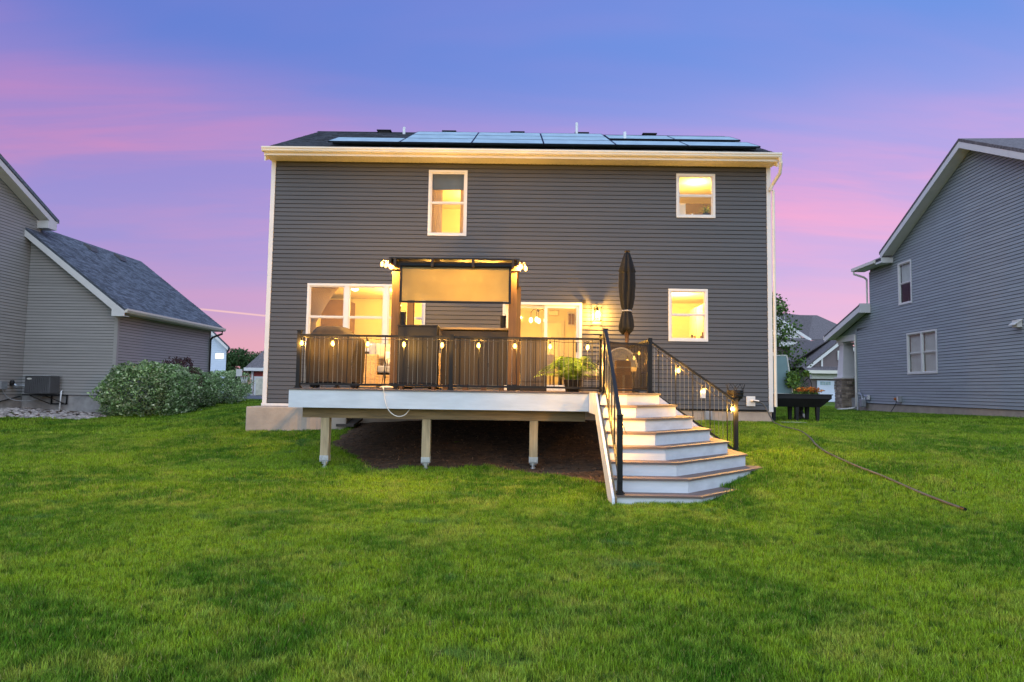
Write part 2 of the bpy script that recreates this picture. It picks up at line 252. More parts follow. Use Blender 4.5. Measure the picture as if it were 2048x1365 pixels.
# ------------------------------------------------------------------ builders
LOC = {}
def link(o): COL.objects.link(o); return o
def tag(o, label, cat=None, group=None, kind=None):
    if label: o['label'] = label
    if cat: o['category'] = cat
    if group: o['group'] = group
    if kind: o['kind'] = kind
    return o
def thing(name, label, cat, loc=(0, 0, 0), group=None):
    o = bpy.data.objects.new(name, None); link(o); o.location = loc; o.empty_display_size = 0.2
    LOC[o] = Vector(loc); return tag(o, label, cat, group)
class MB:
    def __init__(s): s.v = []; s.f = []
    def add(s, vs, fs):
        k = len(s.v); s.v += [tuple(v) for v in vs]; s.f += [tuple(i+k for i in f) for f in fs]; return s
    def hexa(s, p):   # 8 points: bottom loop 0-3, top loop 4-7
        return s.add(p, [(0, 3, 2, 1), (4, 5, 6, 7), (0, 1, 5, 4), (1, 2, 6, 5), (2, 3, 7, 6), (3, 0, 4, 7)])
    def box(s, x0, x1, y0, y1, z0, z1):
        return s.hexa([(x0, y0, z0), (x1, y0, z0), (x1, y1, z0), (x0, y1, z0), (x0, y0, z1), (x1, y0, z1), (x1, y1, z1), (x0, y1, z1)])
    def prism(s, pts, vec):
        n = len(pts); vec = Vector(vec); a = [Vector(p) for p in pts]; b = [p+vec for p in a]
        return s.add(a+b, [tuple(range(n))[::-1], tuple(range(n, 2*n))] + [(i, (i+1) % n, n+(i+1) % n, n+i) for i in range(n)])
    def tube(s, pts, r, n=6, r2=None, closed=False):
        pts = [Vector(p) for p in pts]; m = len(pts); vs = []; fs = []
        for i, p in enumerate(pts):
            d = (pts[min(i+1, m-1)]-pts[max(i-1, 0)]).normalized()
            u = d.cross(Vector((0, 0, 1)) if abs(d.z) < 0.95 else Vector((1, 0, 0))).normalized(); w = d.cross(u)
            rr = r if r2 is None else r+(r2-r)*i/(m-1)
            for k in range(n):
                a = 2*math.pi*k/n; vs.append(p+(u*math.cos(a)+w*math.sin(a))*rr)
        for i in range(m-1):
            for k in range(n): fs.append((i*n+k, i*n+(k+1) % n, (i+1)*n+(k+1) % n, (i+1)*n+k))
        fs += [tuple(range(n))[::-1], tuple((m-1)*n+k for k in range(n))]
        return s.add(vs, fs)
    def bar(s, a, b, w, h, up=(0, 0, 1)):
        a = Vector(a); b = Vector(b); d = (b-a).normalized(); up = Vector(up)
        u = d.cross(up)
        if u.length < 1e-4: u = d.cross(Vector((0, 1, 0)))
        u.normalize(); q = u.cross(d).normalized()
        P = []
        for c in (a, b): P += [c-u*w/2-q*h/2, c+u*w/2-q*h/2, c+u*w/2+q*h/2, c-u*w/2+q*h/2]
        return s.hexa(P)
    def lathe(s, prof, c, n=12, fold=None):
        c = Vector(c); vs = []; fs = []; m = len(prof)
        for i, (r, z) in enumerate(prof):
            for k in range(n):
                a = 2*math.pi*k/n; rr = r*(fold(i, a, z) if fold else 1); vs.append((c.x+rr*math.cos(a), c.y+rr*math.sin(a), c.z+z))
        for i in range(m-1):
            for k in range(n): fs.append((i*n+k, i*n+(k+1) % n, (i+1)*n+(k+1) % n, (i+1)*n+k))
        fs += [tuple(range(n))[::-1], tuple((m-1)*n+k for k in range(n))]
        return s.add(vs, fs)
    def ball(s, c, r, n=10, m=6, sq=(1, 1, 1)):
        pr = [(max(1e-4, math.sin(math.pi*i/m)), -math.cos(math.pi*i/m)) for i in range(m+1)]
        k = len(s.v); s.lathe(pr, (0, 0, 0), n)
        for i in range(k, len(s.v)): v = s.v[i]; s.v[i] = (c[0]+v[0]*r*sq[0], c[1]+v[1]*r*sq[1], c[2]+v[2]*r*sq[2])
        return s
    def build(s, name, m, parent=None, smooth=False, kind=None, bevel=0):
        me = bpy.data.meshes.new(name); off = Vector((0, 0, 0)); p = parent
        while p is not None and p not in LOC: p = p.parent
        if p is not None: off = LOC[p]
        me.from_pydata([(v[0]-off.x, v[1]-off.y, v[2]-off.z) for v in s.v], [], s.f)
        me.materials.append(M[m] if isinstance(m, str) else m)
        o = bpy.data.objects.new(name, me); link(o)
        if parent is not None: o.parent = parent
        if smooth: me.shade_smooth()
        if kind: o['kind'] = kind
        if bevel:
            b = o.modifiers.new('bevel', 'BEVEL'); b.width = bevel; b.segments = 2; b.limit_method = 'ANGLE'
        return o
def single(mb, name, m, label, cat, group=None, **k):
    # a thing that is one mesh: origin at its base
    v = np.array(mb.v); c = Vector((float(v[:, 0].mean()), float(v[:, 1].mean()), float(v[:, 2].min())))
    mb.v = [(a-c.x, b-c.y, d-c.z) for a, b, d in mb.v]
    o = mb.build(name, m, None, **k); o.location = c; return tag(o, label, cat, group)
def quads_obj(name, V, m, parent=None, kind=None):   # V: (n,4,3) array of loose quads
    n = len(V); me = bpy.data.meshes.new(name); off = np.zeros(3); p = parent
    while p is not None and p not in LOC: p = p.parent
    if p is not None: off = np.array(LOC[p])
    me.vertices.add(n*4); me.vertices.foreach_set('co', (V-off).reshape(-1).astype(np.float32))
    me.loops.add(n*4); me.loops.foreach_set('vertex_index', np.arange(n*4, dtype=np.int32))
    me.polygons.add(n); me.polygons.foreach_set('loop_start', np.arange(0, n*4, 4, dtype=np.int32)); me.polygons.foreach_set('loop_total', np.full(n, 4, dtype=np.int32))
    me.update(); me.validate(); me.materials.append(M[m] if isinstance(m, str) else m)
    o = bpy.data.objects.new(name, me); link(o)
    if parent is not None: o.parent = parent
    if kind: o['kind'] = kind
    return o
def leaves(P, size, aspect=0.55, up=0.3, droop=0.0):
    n = len(P); a = rng.normal(size=(n, 3)); a[:, 2] += up; a /= np.linalg.norm(a, axis=1)[:, None]
    t = np.cross(a, rng.normal(size=(n, 3))); t /= np.linalg.norm(t, axis=1)[:, None]; t[:, 2] -= droop
    b = np.cross(a, t); b /= np.linalg.norm(b, axis=1)[:, None]
    s = (size*rng.uniform(0.6, 1.25, n))[:, None]
    return np.stack([P-t*s*0.5, P+b*s*aspect*0.5, P+t*s*0.5, P-b*s*aspect*0.5], 1)
def cloud(c, rad, n, lobes=7, seed=0, shell=0.55, flat=0.0):
    g = np.random.default_rng(seed); c = np.array(c); rad = np.array(rad)
    L0 = g.normal(size=(lobes, 3)); L0 /= np.linalg.norm(L0, axis=1)[:, None]; L0[:, 2] = np.abs(L0[:, 2])*0.9-0.25
    ctr = np.vstack([np.zeros((1, 3)), L0*0.55]); rr = np.concatenate([[0.68], g.uniform(0.28, 0.5, lobes)])
    w = rr**2; idx = g.choice(len(ctr), n, p=w/w.sum())
    d = g.normal(size=(n, 3)); d /= np.linalg.norm(d, axis=1)[:, None]
    r = (shell+(1-shell)*g.random(n))**0.6
    tuft = 1+0.12*np.sin(d[:, 0]*9+idx)*np.sin(d[:, 1]*8+2*idx)+0.1*np.sin(d[:, 2]*11+idx)
    P = ctr[idx]+d*(rr[idx]*r*tuft)[:, None]
    P = P*rad+c
    return P

# ------------------------------------------------------------------ terrain
CP = [(0,0,-1.42),(-3,3,-1.42),(3,3,-1.42),(0,5,-1.42),(0,7.5,-1.42),(-4,7,-1.43),(-8,8,-1.43),(-12,12,-1.35),(4,7,-1.38),(8,8,-1.2),
(1.2,8.4,-1.37),(2.4,8,-1.37),(3.77,9.9,-1.12),(3.66,11.3,-.95),(-3.2,11.4,-1.33),(-1.5,11.4,-1.34),(.3,11.4,-1.31),(1.2,11,-1.3),
(6.05,15.97,-.68),(4,15.9,-.68),(3,14,-.78),(-5.5,15.3,-1.0),(-4.5,15.2,-1.0),(-6.05,15.3,-1.02),(-6.3,17,-.75),(-6.5,20,-.62),(-8,24,-.6),(-7,30,-.6),
(-2,15.5,-.78),(1.5,15.5,-.72),(-1,13.5,-1.02),(1,13.5,-1.0),(6.9,16,-.68),(10,14,-.75),(14,18.8,-.6),(14.6,29,-.72),(9,22,-.72),(11,28,-.74),
(8,11,-.95),(5.5,11,-.95),(6,9,-1.12),(12,12,-.8),(14,14,-.65),(-11.2,21.7,-1.08),(-13.3,21,-1.12),(-14.2,18.7,-1.2),(-17,22.3,-.9),(-14,23.2,-1.07),
(-11,23.5,-.95),(-11.4,27.5,-.82),(-13.7,30,-.7),(-9,18,-1.15),(-12,15,-1.25),(-16,15,-1.3),(-8,13,-1.3),(-6,12,-1.33),
(20,5,-.9),(-20,5,-1.4),(-10,40,-.7),(10,40,-.75),(-25,30,-.8),(25,30,-.7),(0,-8,-1.5),(25,15,-.6),(-25,15,-1.2)]
P_ = np.array(CP); XY = P_[:, :2]
W_ = np.linalg.solve(np.sqrt(((XY[:, None]-XY[None])**2).sum(-1)+1.0)+np.eye(len(P_))*-.15, P_[:, 2]+.8)
def gz(x, y):
    x = np.asarray(x, float); y = np.asarray(y, float); q = np.stack([x.ravel(), y.ravel()], 1); o = np.empty(len(q))
    for i in range(0, len(q), 20000):
        c = q[i:i+20000]; z = np.sqrt(((c[:, None]-XY[None])**2).sum(-1)+1.0)@W_
        r = np.hypot(c[:, 0], c[:, 1]-15); k = np.clip((r-26)/20, 0, 1); k = k*k*(3-2*k); o[i:i+20000] = z*(1-k)-.8
    return o.reshape(x.shape)
def G(x, y): return float(gz(x, y))
xs = np.unique(np.concatenate([np.linspace(-20, 20, 161), np.linspace(-60, 60, 61), np.array([-900, -400, -200, -110, 110, 200, 400, 900])]))
ys = np.unique(np.concatenate([np.linspace(0, 32, 161), np.linspace(-30, 90, 61), np.array([-600, -200, -80, 130, 200, 400, 1200])]))
gx, gy = np.meshgrid(xs, ys); gzv = gz(gx, gy); nx, ny = len(xs), len(ys)
mb = MB(); mb.v = [tuple(p) for p in np.stack([gx.ravel(), gy.ravel(), gzv.ravel()], 1)]
mb.f = [(j*nx+i, j*nx+i+1, (j+1)*nx+i+1, (j+1)*nx+i) for j in range(ny-1) for i in range(nx-1)]
def grassnodes(name, blade):
    m, n, l, b = newmat(name); b.inputs['Roughness'].default_value = 0.75; b.inputs['Specular IOR Level'].default_value = 0.1
    ge = n.new('ShaderNodeNewGeometry')
    def nzn(s, det=3, dist=0.0, st=(1, 1, 0.2)):
        mpp = n.new('ShaderNodeMapping'); mpp.inputs['Scale'].default_value = st; l.new(ge.outputs['Position'], mpp.inputs[0])
        t = n.new('ShaderNodeTexNoise'); t.inputs['Scale'].default_value = s; t.inputs['Detail'].default_value = det; t.inputs['Distortion'].default_value = dist; l.new(mpp.outputs[0], t.inputs[0]); return t.outputs[0]
    def mix(f, a, b_):
        x = n.new('ShaderNodeMix'); x.data_type = 'RGBA'; l.new(f, x.inputs[0])
        for s_, v in ((x.inputs[6], a), (x.inputs[7], b_)):
            if isinstance(v, tuple): s_.default_value = lc(*v)
            else: l.new(v, s_)
        return x.outputs[2]
    def rng_(v, lo, hi, a=0, c=1):
        r_ = n.new('ShaderNodeMapRange'); r_.interpolation_type = 'SMOOTHSTEP'; l.new(v, r_.inputs[0]); r_.inputs[1].default_value = lo; r_.inputs[2].default_value = hi; r_.inputs[3].default_value = a; r_.inputs[4].default_value = c; return r_.outputs[0]
    c0 = mix(rng_(nzn(0.55, 4, 0.6), 0.40, 0.60), (0.060, 0.165, 0.010), (0.215, 0.335, 0.018))
    c1 = mix(rng_(nzn(1.9, 4, 0.4), 0.50, 0.72), c0, (0.290, 0.350, 0.050))       # drier, yellower patches
    c2 = mix(rng_(nzn(1.1, 3, 0.5, (1, 1.6, 0.2)), 0.60, 0.75), c1, (0.080, 0.185, 0.050))  # bluish coarse clumps
    c3 = mix(rng_(nzn(7, 4), 0.42, 0.75), c2, (0.230, 0.360, 0.040))
    c3 = mix(rng_(nzn(13, 3), 0.52, 0.72), c3, (0.055, 0.130, 0.016))
    if blade:
        oi = ge.outputs['Random Per Island']
        v = rng_(oi, 0.0, 1.0, 0.45, 1.75); dead = rng_(oi, 0.93, 0.97)
        c3 = mix(dead, c3, (0.26, 0.21, 0.09))
        vm = n.new('ShaderNodeVectorMath'); vm.operation = 'SCALE'; l.new(c3, vm.inputs[0]); l.new(v, vm.inputs[3]); c3 = vm.outputs[0]
        tl = n.new('ShaderNodeBsdfTranslucent'); l.new(c3, tl.inputs[0]); mx = n.new('ShaderNodeMixShader'); mx.inputs[0].default_value = 0.35
        l.new(b.outputs[0], mx.inputs[1]); l.new(tl.outputs[0], mx.inputs[2]); l.new(mx.outputs[0], n['Material Output'].inputs[0])
    else:
        v = rng_(nzn(45, 4, 0, (1, 0.6, 1)), 0.3, 0.7, 0.22, 0.75)
        vm = n.new('ShaderNodeVectorMath'); vm.operation = 'SCALE'; l.new(c3, vm.inputs[0]); l.new(v, vm.inputs[3]); c3 = vm.outputs[0]
        t = nzn(70, 3, 0, (1, 1, 1)); bp = n.new('ShaderNodeBump'); bp.inputs['Strength'].default_value = 0.8; bp.inputs['Distance'].default_value = 0.03; l.new(t, bp.inputs['Height']); l.new(bp.outputs[0], b.inputs['Normal'])
    l.new(c3, b.inputs['Base Color']); return m
M['lawn'] = grassnodes('lawn_turf', False); M['blade'] = grassnodes('grass_blade', True)
M['dirt'] = mat('dark_mulch', (0.075, 0.042, 0.022), 0.95, var=0.4, vscale=7, bump=1.0, bscale=35)
mb.build('lawn', 'lawn', smooth=True, kind='structure')

# bare mulch under the deck: a sheet a little above the turf, with a ragged front edge
def dirt_front(x): return 11.35-0.25*math.sin(x*1.7)-0.12*math.sin(x*5.1+1)-(max(0, x-0.2)*0.9 if x > 0.2 else 0)+(max(0, -2.2-x)*1.6)
mb = MB(); cols = 60; rows = 24; x0, x1 = -3.7, 2.35
for j in range(rows+1):
    for i in range(cols+1):
        x = x0+(x1-x0)*i/cols; yf = max(9.4, dirt_front(x)); y = yf+(15.95-yf)*j/rows
        mb.v.append((x, y, 0.0))
zz_ = gz(np.array([v[0] for v in mb.v]), np.array([v[1] for v in mb.v]))
mb.v = [(v[0], v[1], float(z)+0.014+0.02*mnoise.noise(Vector((v[0]*3, v[1]*3, 0)))*(1 if 0 < v[1]-dirt_front(v[0]) else 0)) for v, z in zip(mb.v, zz_)]
mb.f = [(j*(cols+1)+i, j*(cols+1)+i+1, (j+1)*(cols+1)+i+1, (j+1)*(cols+1)+i) for j in range(rows) for i in range(cols)]
mb.build('mulch_bed', 'dirt', smooth=True, kind='structure')
n = 5200; px_ = rng.uniform(-3.6, 1.9, n); py_ = rng.uniform(9.6, 15.8, n); keep = np.array([y > dirt_front(x)+0.02 for x, y in zip(px_, py_)]); px_, py_ = px_[keep], py_[keep]
Pq = np.stack([px_, py_, gz(px_, py_)+0.025], 1)
o = quads_obj('mulch_chips', leaves(Pq, 0.06, 0.35, up=2.5), mat('wood_chips', (0.12, 0.07, 0.04), 0.9, island=0.6), kind='stuff')
tag(o, 'dark brown mulch and leaf litter under the deck', 'mulch')

# ------------------------------------------------------------------ wall helpers (plane: origin O, along u, outward n)
class Plane:
    def __init__(s, O, u, n): s.O = Vector(O); s.u = Vector(u).normalized(); s.n = Vector(n).normalized()
    def p(s, a, d, z): q = s.O+s.u*a+s.n*d; return (q.x, q.y, z)
    def box(s, mb, a0, a1, d0, d1, z0, z1):
        if (s.u.cross(s.n).z < 0) == (d0 < d1): d0, d1 = d1, d0
        return mb.hexa([s.p(a0, d0, z0), s.p(a1, d0, z0), s.p(a1, d1, z0), s.p(a0, d1, z0), s.p(a0, d0, z1), s.p(a1, d0, z1), s.p(a1, d1, z1), s.p(a0, d1, z1)])
    def board(s, mb, b0, b1, t0, t1, z0, z1, dl, du):
        return mb.hexa([s.p(b0, dl, z0), s.p(b1, dl, z0), s.p(b1, 0, z0), s.p(b0, 0, z0), s.p(t0, du, z1), s.p(t1, du, z1), s.p(t1, 0, z1), s.p(t0, 0, z1)])
def courses(pl, z0, z1, sl, sr, holes, e=0.1016, lip=0.02, thin=0.005):
    """yields lists of boards (b0,b1,t0,t1,za,zb,dlip,dtop) one clapboard course after the other, cut round the holes"""
    k = 0; z = z0
    while z < z1-0.03:
        za_ = z+e*0.12; zb = min(z+e, z1); cuts = sorted({za_, zb} | {h[i] for h in holes for i in (2, 3) if za_+0.004 < h[i] < zb-0.004})
        for a, b in zip(cuts[:-1], cuts[1:]):
            m_ = (a+b)/2; da = lip+(thin-lip)*(a-z)/e; db = lip+(thin-lip)*(b-z)/e
            segs = [(None, None)]; hs = sorted([h for h in holes if h[2] < m_ < h[3]])
            lo = (sl(a), sl(b)); hi = (sr(a), sr(b)); cur = lo
            if min(hi[0]-lo[0], hi[1]-lo[1]) < -0.0 and max(hi[0]-lo[0], hi[1]-lo[1]) <= 0.02: continue
            for h in hs:
                if h[0] > max(cur)+0.01: yield (cur[0], h[0], cur[1], h[0], a, b, da, db)
                cur = (max(cur[0], h[1]), max(cur[1], h[1]))
            if max(hi) > max(cur)+0.01: yield (cur[0], max(hi[0], cur[0]), cur[1], max(hi[1], cur[1]), a, b, da, db)
        z += e; k += 1
def holed(pl, mb, a0, a1, z0, z1, holes, d0, d1):
    aa = sorted({a0, a1} | {h[0] for h in holes} | {h[1] for h in holes})
    for p, q in zip(aa[:-1], aa[1:]):
        zs = [z0]; hs = sorted([h for h in holes if h[0] <= p+1e-6 and h[1] >= q-1e-6], key=lambda h: h[2]); cur = z0
        for h in hs:
            if h[2] > cur: pl.box(mb, p, q, d0, d1, cur, h[2])
            cur = h[3]
        if cur < z1: pl.box(mb, p, q, d0, d1, cur, z1)
def window(pl, parent, a0, a1, z0, z1, columns=1, glass='glass', trim=0.055, hung=0.5, lits=None, name='window', blind=False, mull=0.10):
    f = MB(); t = trim
    pl.box(f, a0, a1, -0.06, 0.032, z1-t, z1); pl.box(f, a0, a1, -0.06, 0.036, z0, z0+t)
    pl.box(f, a0, a0+t, -0.06, 0.030, z0+t, z1-t); pl.box(f, a1-t, a1, -0.06, 0.030, z0+t, z1-t)
    w = (a1-a0-2*t-mull*(columns-1))/columns
    for c in range(1, columns):
        s = a0+t+w*c+mull*(c-1); pl.box(f, s, s+mull, -0.06, 0.026, z0+t, z1-t)
    fr = f.build(name, 'white', parent)
    for c in range(columns):
        s = a0+t+(w+mull)*c; zm = z0+t+(z1-z0-2*t)*hung
        sash = MB()
        for (q0, q1, dd) in ((z0+t, zm, 0.0), (zm, z1-t, 0.014)):
            k = 0.028
            pl.box(sash, s, s+k, -0.045+dd, -0.012+dd, q0, q1); pl.box(sash, s+w-k, s+w, -0.045+dd, -0.012+dd, q0, q1)
            pl.box(sash, s+k, s+w-k, -0.045+dd, -0.012+dd, q0, q0+(k if dd == 0 else 0.036)); pl.box(sash, s+k, s+w-k, -0.045+dd, -0.010+dd, q1-(k if dd else 0.022), q1)
        sash.build('sash', 'white', fr)
        for (q0, q1, dd) in ((z0+t+0.028, zm-0.022, -0.03), (zm+0.036, z1-t-0.028, -0.016)):
            g = MB(); pl.box(g, s+0.027, s+w-0.027, dd-0.002, dd+0.002, q0-0.001, q1+0.001); g.build('pane', glass, fr)
        if blind:
            b = MB(); zz0 = z0+t+0.02; nb = int((z1-t-zz0)/0.045)
            for i in range(nb):
                zc = zz0+0.045*i; b.hexa([pl.p(s+.02, -0.075, zc), pl.p(s+w-.02, -0.075, zc), pl.p(s+w-.02, -0.086, zc+.040), pl.p(s+.02, -0.086, zc+.040), pl.p(s+.02, -0.072, zc+.001), pl.p(s+w-.02, -0.072, zc+.001), pl.p(s+w-.02, -0.083, zc+.041), pl.p(s+.02, -0.083, zc+.041)])
            b.build('blind', 'blind', fr, kind='stuff')
    return fr

# ------------------------------------------------------------------ main house
WY = 15.97; XL, XR = -5.96, 6.05; ZB, ZT = -0.39, 5.458
HP = Plane((0, WY, 0), (1, 0, 0), (0, -1, 0))
house = thing('main_house', 'charcoal clapboard two storey house with solar roof, lit windows and a raised deck', 'house', (0, 20, -0.6))
WIN = dict(w2l=(-2.16, -1.23, 3.66, 5.26), w2r=(3.79, 4.72, 4.18, 5.25), w1r=(3.60, 4.53, 1.21, 2.46), tri=(-4.99, -2.17, 0.86, 2.47), door=(-0.33, 1.55, 0.0, 2.09))
holes = list(WIN.values())
for bd in courses(HP, ZB+0.006, ZT, lambda z: XL+0.10, lambda z: XR-0.10, holes):
    m_ = MB(); HP.board(m_, *bd); m_.build('siding_board', 'siding', house)
m_ = MB(); holed(HP, m_, XL+0.02, XR-0.02, ZB-0.02, ZT, holes, -0.16, -0.004); m_.build('wall', 'plaster', house)
m_ = MB(); holed(HP, m_, XL+0.02, XR-0.02, ZB-0.02, ZT, holes, -0.0038, -0.001); m_.build('shade_backing', 'gapshade', house)  # black sheet behind the slots, put in as the shade under each board
for a, b in ((XL, XL+0.10), (XR-0.10, XR)):
    m_ = MB(); HP.box(m_, a, b, -0.05, 0.030, ZB-0.03, ZT); m_.build('corner_trim', 'white', house)
# side and rear walls
m_ = MB(); m_.box(XL, XL+0.15, WY+0.16, 24, ZB-0.02, ZT); m_.build('side_wall', 'siding', house)
m_ = MB(); m_.box(XR-0.15, XR, WY+0.16, 24, ZB-0.02, ZT); m_.build('side_wall', 'siding', house)
m_ = MB(); m_.box(XL+0.15, XR-0.15, 23.85, 24, ZB-0.02, ZT); m_.build('rear_wall', 'siding', house)
for xg in (XL+0.002, XR-0.102):
    m_ = MB(); m_.prism([(xg, WY+0.1, ZT), (xg, 23.9, ZT), (xg, 19.9, 7.4)], (0.10, 0, 0)); m_.build('gable_wall', 'siding', house)
m_ = MB(); m_.box(XL+0.04, XR-0.02, WY+0.03, 24, -1.6, ZB-0.03); m_.build('foundation', 'concrete', house)
m_ = MB(); m_.box(XL-0.12, -3.8, 15.30, WY+0.02, -1.6, -0.455); m_.build('foundation_step', 'concrete', house, bevel=0.02)
m_ = MB(); m_.box(XL-0.02, -3.75, WY-0.035, WY+0.028, ZB-0.06, ZB-0.0); m_.build('starter_strip', 'white', house)
# roof
EY, EZ, RY, RZ = 15.50, 5.60, 19.65, 7.58; RXL, RXR = -5.985, 6.085; sl_ = (RZ-EZ)/(RY-EY)
m_ = MB(); m_.prism([(RXL, EY, EZ), (RXL, RY, RZ), (RXL, RY+4.3, RZ-4.3*sl_), (RXL, RY+4.3, RZ-4.3*sl_-0.12), (RXL, RY, RZ-0.12), (RXL, EY, EZ-0.10)], (RXR-RXL, 0, 0)); roof = m_.build('roof', 'shingle', house)
m_ = MB(); nrow = 30
for r_ in range(nrow):
    ya = EY+(RY-EY)*r_/nrow; za = EZ+(ya-EY)*sl_; yb = ya+(RY-EY)/nrow; zb_ = za+sl_*(yb-ya); x = RXL-random.random()*0.3
    while x < RXR:
        w = random.uniform(0.14, 0.34); xa, xb = max(x, RXL), min(x+w, RXR); t = random.choice((0.010, 0.016))
        if xb > xa+0.01: m_.hexa([(xa, ya, za+0.001), (xb-0.004, ya, za+0.001), (xb-0.004, yb, zb_+0.001), (xa, yb, zb_+0.001), (xa, ya, za+t), (xb-0.004, ya, za+t), (xb-0.004, yb, zb_+0.004), (xa, yb, zb_+0.004)])
        x += w
m_.build('shingles', 'shingle', roof, kind='stuff')
m_ = MB(); m_.prism([(RXL-0.02, RY-0.14, RZ-0.045), (RXL-0.02, RY, RZ+0.03), (RXL-0.02, RY+0.14, RZ-0.045), (RXL-0.02, RY, RZ+0.008)], (RXR-RXL+0.04, 0, 0)); m_.build('ridge_cap', 'shingle', roof)
# gutter (K profile), fascia, soffit, rake boards
prof = [(15.40, 5.60), (15.385, 5.60), (15.385, 5.565), (15.405, 5.54), (15.405, 5.515), (15.43, 5.49), (15.50, 5.49), (15.50, 5.60), (15.49, 5.60), (15.49, 5.50), (15.435, 5.50), (15.40, 5.55)]
m_ = MB(); m_.prism([(RXL-0.03, y, z) for y, z in prof], (RXR-RXL+0.06, 0, 0)); gut = m_.build('gutter', 'white_metal', house)
m_ = MB(); m_.box(RXL, RXR, 15.502, 15.53, 5.425, 5.60); m_.build('fascia_board', 'white_metal', house)
m_ = MB(); x = RXL
while x < RXR-0.01:
    xb = min(x+0.098, RXR); m_.box(x, xb-0.007, 15.53, WY-0.022, 5.435, 5.447); x += 0.1
m_.box(RXL, RXR, 15.53, WY-0.022, 5.449, 5.456); m_.build('soffit', 'white', house, kind='stuff')
for xg in (RXL, RXR-0.03):
    m_ = MB(); m_.prism([(xg, EY+0.03, EZ-0.30), (xg, RY, RZ-0.32), (xg, RY, RZ-0.125), (xg, EY+0.03, EZ-0.105)], (0.03, 0, 0)); m_.build('rake_board', 'white', house)
m_ = MB(); m_.tube([(6.08, 15.44, 5.50), (6.11, 15.46, 5.38), (6.14, 15.60, 5.18), (6.06, 15.86, 4.98), (6.015, 15.90, 4.85)], 0.04, 8); m_.tube([(6.10, 15.92, 4.86), (6.10, 15.92, -0.30)], 0.035, 8)
m_.build('downspout', 'white_metal', house)
# solar panels
cs = math.cos(math.atan(sl_)); sn = math.sin(math.atan(sl_)); NV = Vector((0, -sn, cs)); SV = Vector((0, cs, sn))
def rp(x, s, h): q = Vector((x, EY, EZ))+SV*s+NV*h; return q
def panel(x, s):
    w, d = 1.715, 1.03; o0, o1 = 0.095, 0.135
    def bx(m, xa, xb, sa, sb, ha, hb): m.hexa([rp(xa, sa, ha), rp(xb, sa, ha), rp(xb, sb, ha), rp(xa, sb, ha), rp(xa, sa, hb), rp(xb, sa, hb), rp(xb, sb, hb), rp(xa, sb, hb)])
    m = MB(); k = 0.012
    bx(m, x, x+w, s, s+k, o0-0.0, o1); bx(m, x, x+w, s+d-k, s+d, o0, o1); bx(m, x, x+k, s+k, s+d-k, o0, o1); bx(m, x+w-k, x+w, s+k, s+d-k, o0, o1)
    f = m.build('solar_panel', 'panelframe', house)
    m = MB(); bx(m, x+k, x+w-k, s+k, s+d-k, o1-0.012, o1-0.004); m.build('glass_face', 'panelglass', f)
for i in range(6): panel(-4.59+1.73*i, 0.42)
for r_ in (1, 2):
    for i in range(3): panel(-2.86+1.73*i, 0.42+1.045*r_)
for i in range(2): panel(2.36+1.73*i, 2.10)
for (xa, xb, s) in ((-4.5, 5.7, 0.50), (-4.5, 5.7, 1.15), (-2.8, 2.3, 1.7), (-2.8, 2.3, 2.3), (2.5, 5.7, 2.2), (2.5, 5.7, 2.9)):
    m = MB(); m.hexa([rp(xa, s, 0.05), rp(xb, s, 0.05), rp(xb, s+0.04, 0.05), rp(xa, s+0.04, 0.05), rp(xa, s, 0.093), rp(xb, s, 0.093), rp(xb, s+0.04, 0.093), rp(xa, s+0.04, 0.093)])
    xx = xa+0.3
    while xx < xb: m.tube([rp(xx, s+0.02, -0.01), rp(xx, s+0.02, 0.05)], 0.02, 6); xx += 1.1
    m.build('mounting_rail', 'panelframe', house)
for x in (-4.0, -2.07, -0.05, 1.85, 3.85):
    m = MB(); m.box(x-0.17, x+0.17, 19.5, 19.78, 7.40, 7.585); m.box(x-0.21, x+0.21, 19.46, 19.82, 7.585, 7.61); m.build('roof_vent', 'blackplastic', house)
for x, y, z0, z1 in ((-3.37, 19.3, 7.35, 7.62), (1.68, 19.3, 7.35, 7.82), (2.8, 17.5, 6.5, 6.86)):
    m = MB(); m.tube([(x, y, z0), (x, y, z1)], 0.04, 10); m.build('vent_pipe', 'pvc', house)
# windows and sliding door
window(HP, house, *WIN['w2l'][:2], WIN['w2l'][2], WIN['w2l'][3]); window(HP, house, *WIN['w2r']); window(HP, house, *WIN['w1r'])
window(HP, house, *WIN['tri'], columns=3)
a0, a1, z0, z1 = WIN['door']; m = MB(); t = 0.06
HP.box(m, a0, a1, -0.1, 0.03, z1-t, z1); HP.box(m, a0, a0+t, -0.1, 0.028, z0+0.03, z1-t); HP.box(m, a1-t, a1, -0.1, 0.028, z0+0.03, z1-t); HP.box(m, a0, a1, -0.1, 0.05, z0, z0+0.03)
sd = m.build('sliding_door', 'white', house)
mid = 0.70
for (p, q, dd) in ((a0+t, mid+0.04, -0.08), (mid-0.04, a1-t, -0.03)):
    m = MB(); k = 0.07; HP.box(m, p, p+k, dd-0.02, dd+0.02, 0.035, z1-t); HP.box(m, q-k, q, dd-0.02, dd+0.02, 0.035, z1-t); HP.box(m, p+k, q-k, dd-0.02, dd+0.02, z1-t-k, z1-t); HP.box(m, p+k, q-k, dd-0.02, dd+0.02, 0.035, 0.035+k+0.03)
    m.build('sash', 'white', sd)
    m = MB(); HP.box(m, p+k-0.002, q-k+0.002, dd-0.003, dd+0.003, 0.13, z1-t-k+0.002); m.build('pane', 'glass', sd)
m = MB(); HP.box(m, 1.41, 1.435, -0.01, 0.05, 0.92, 1.15); m.build('handle', 'black', sd)
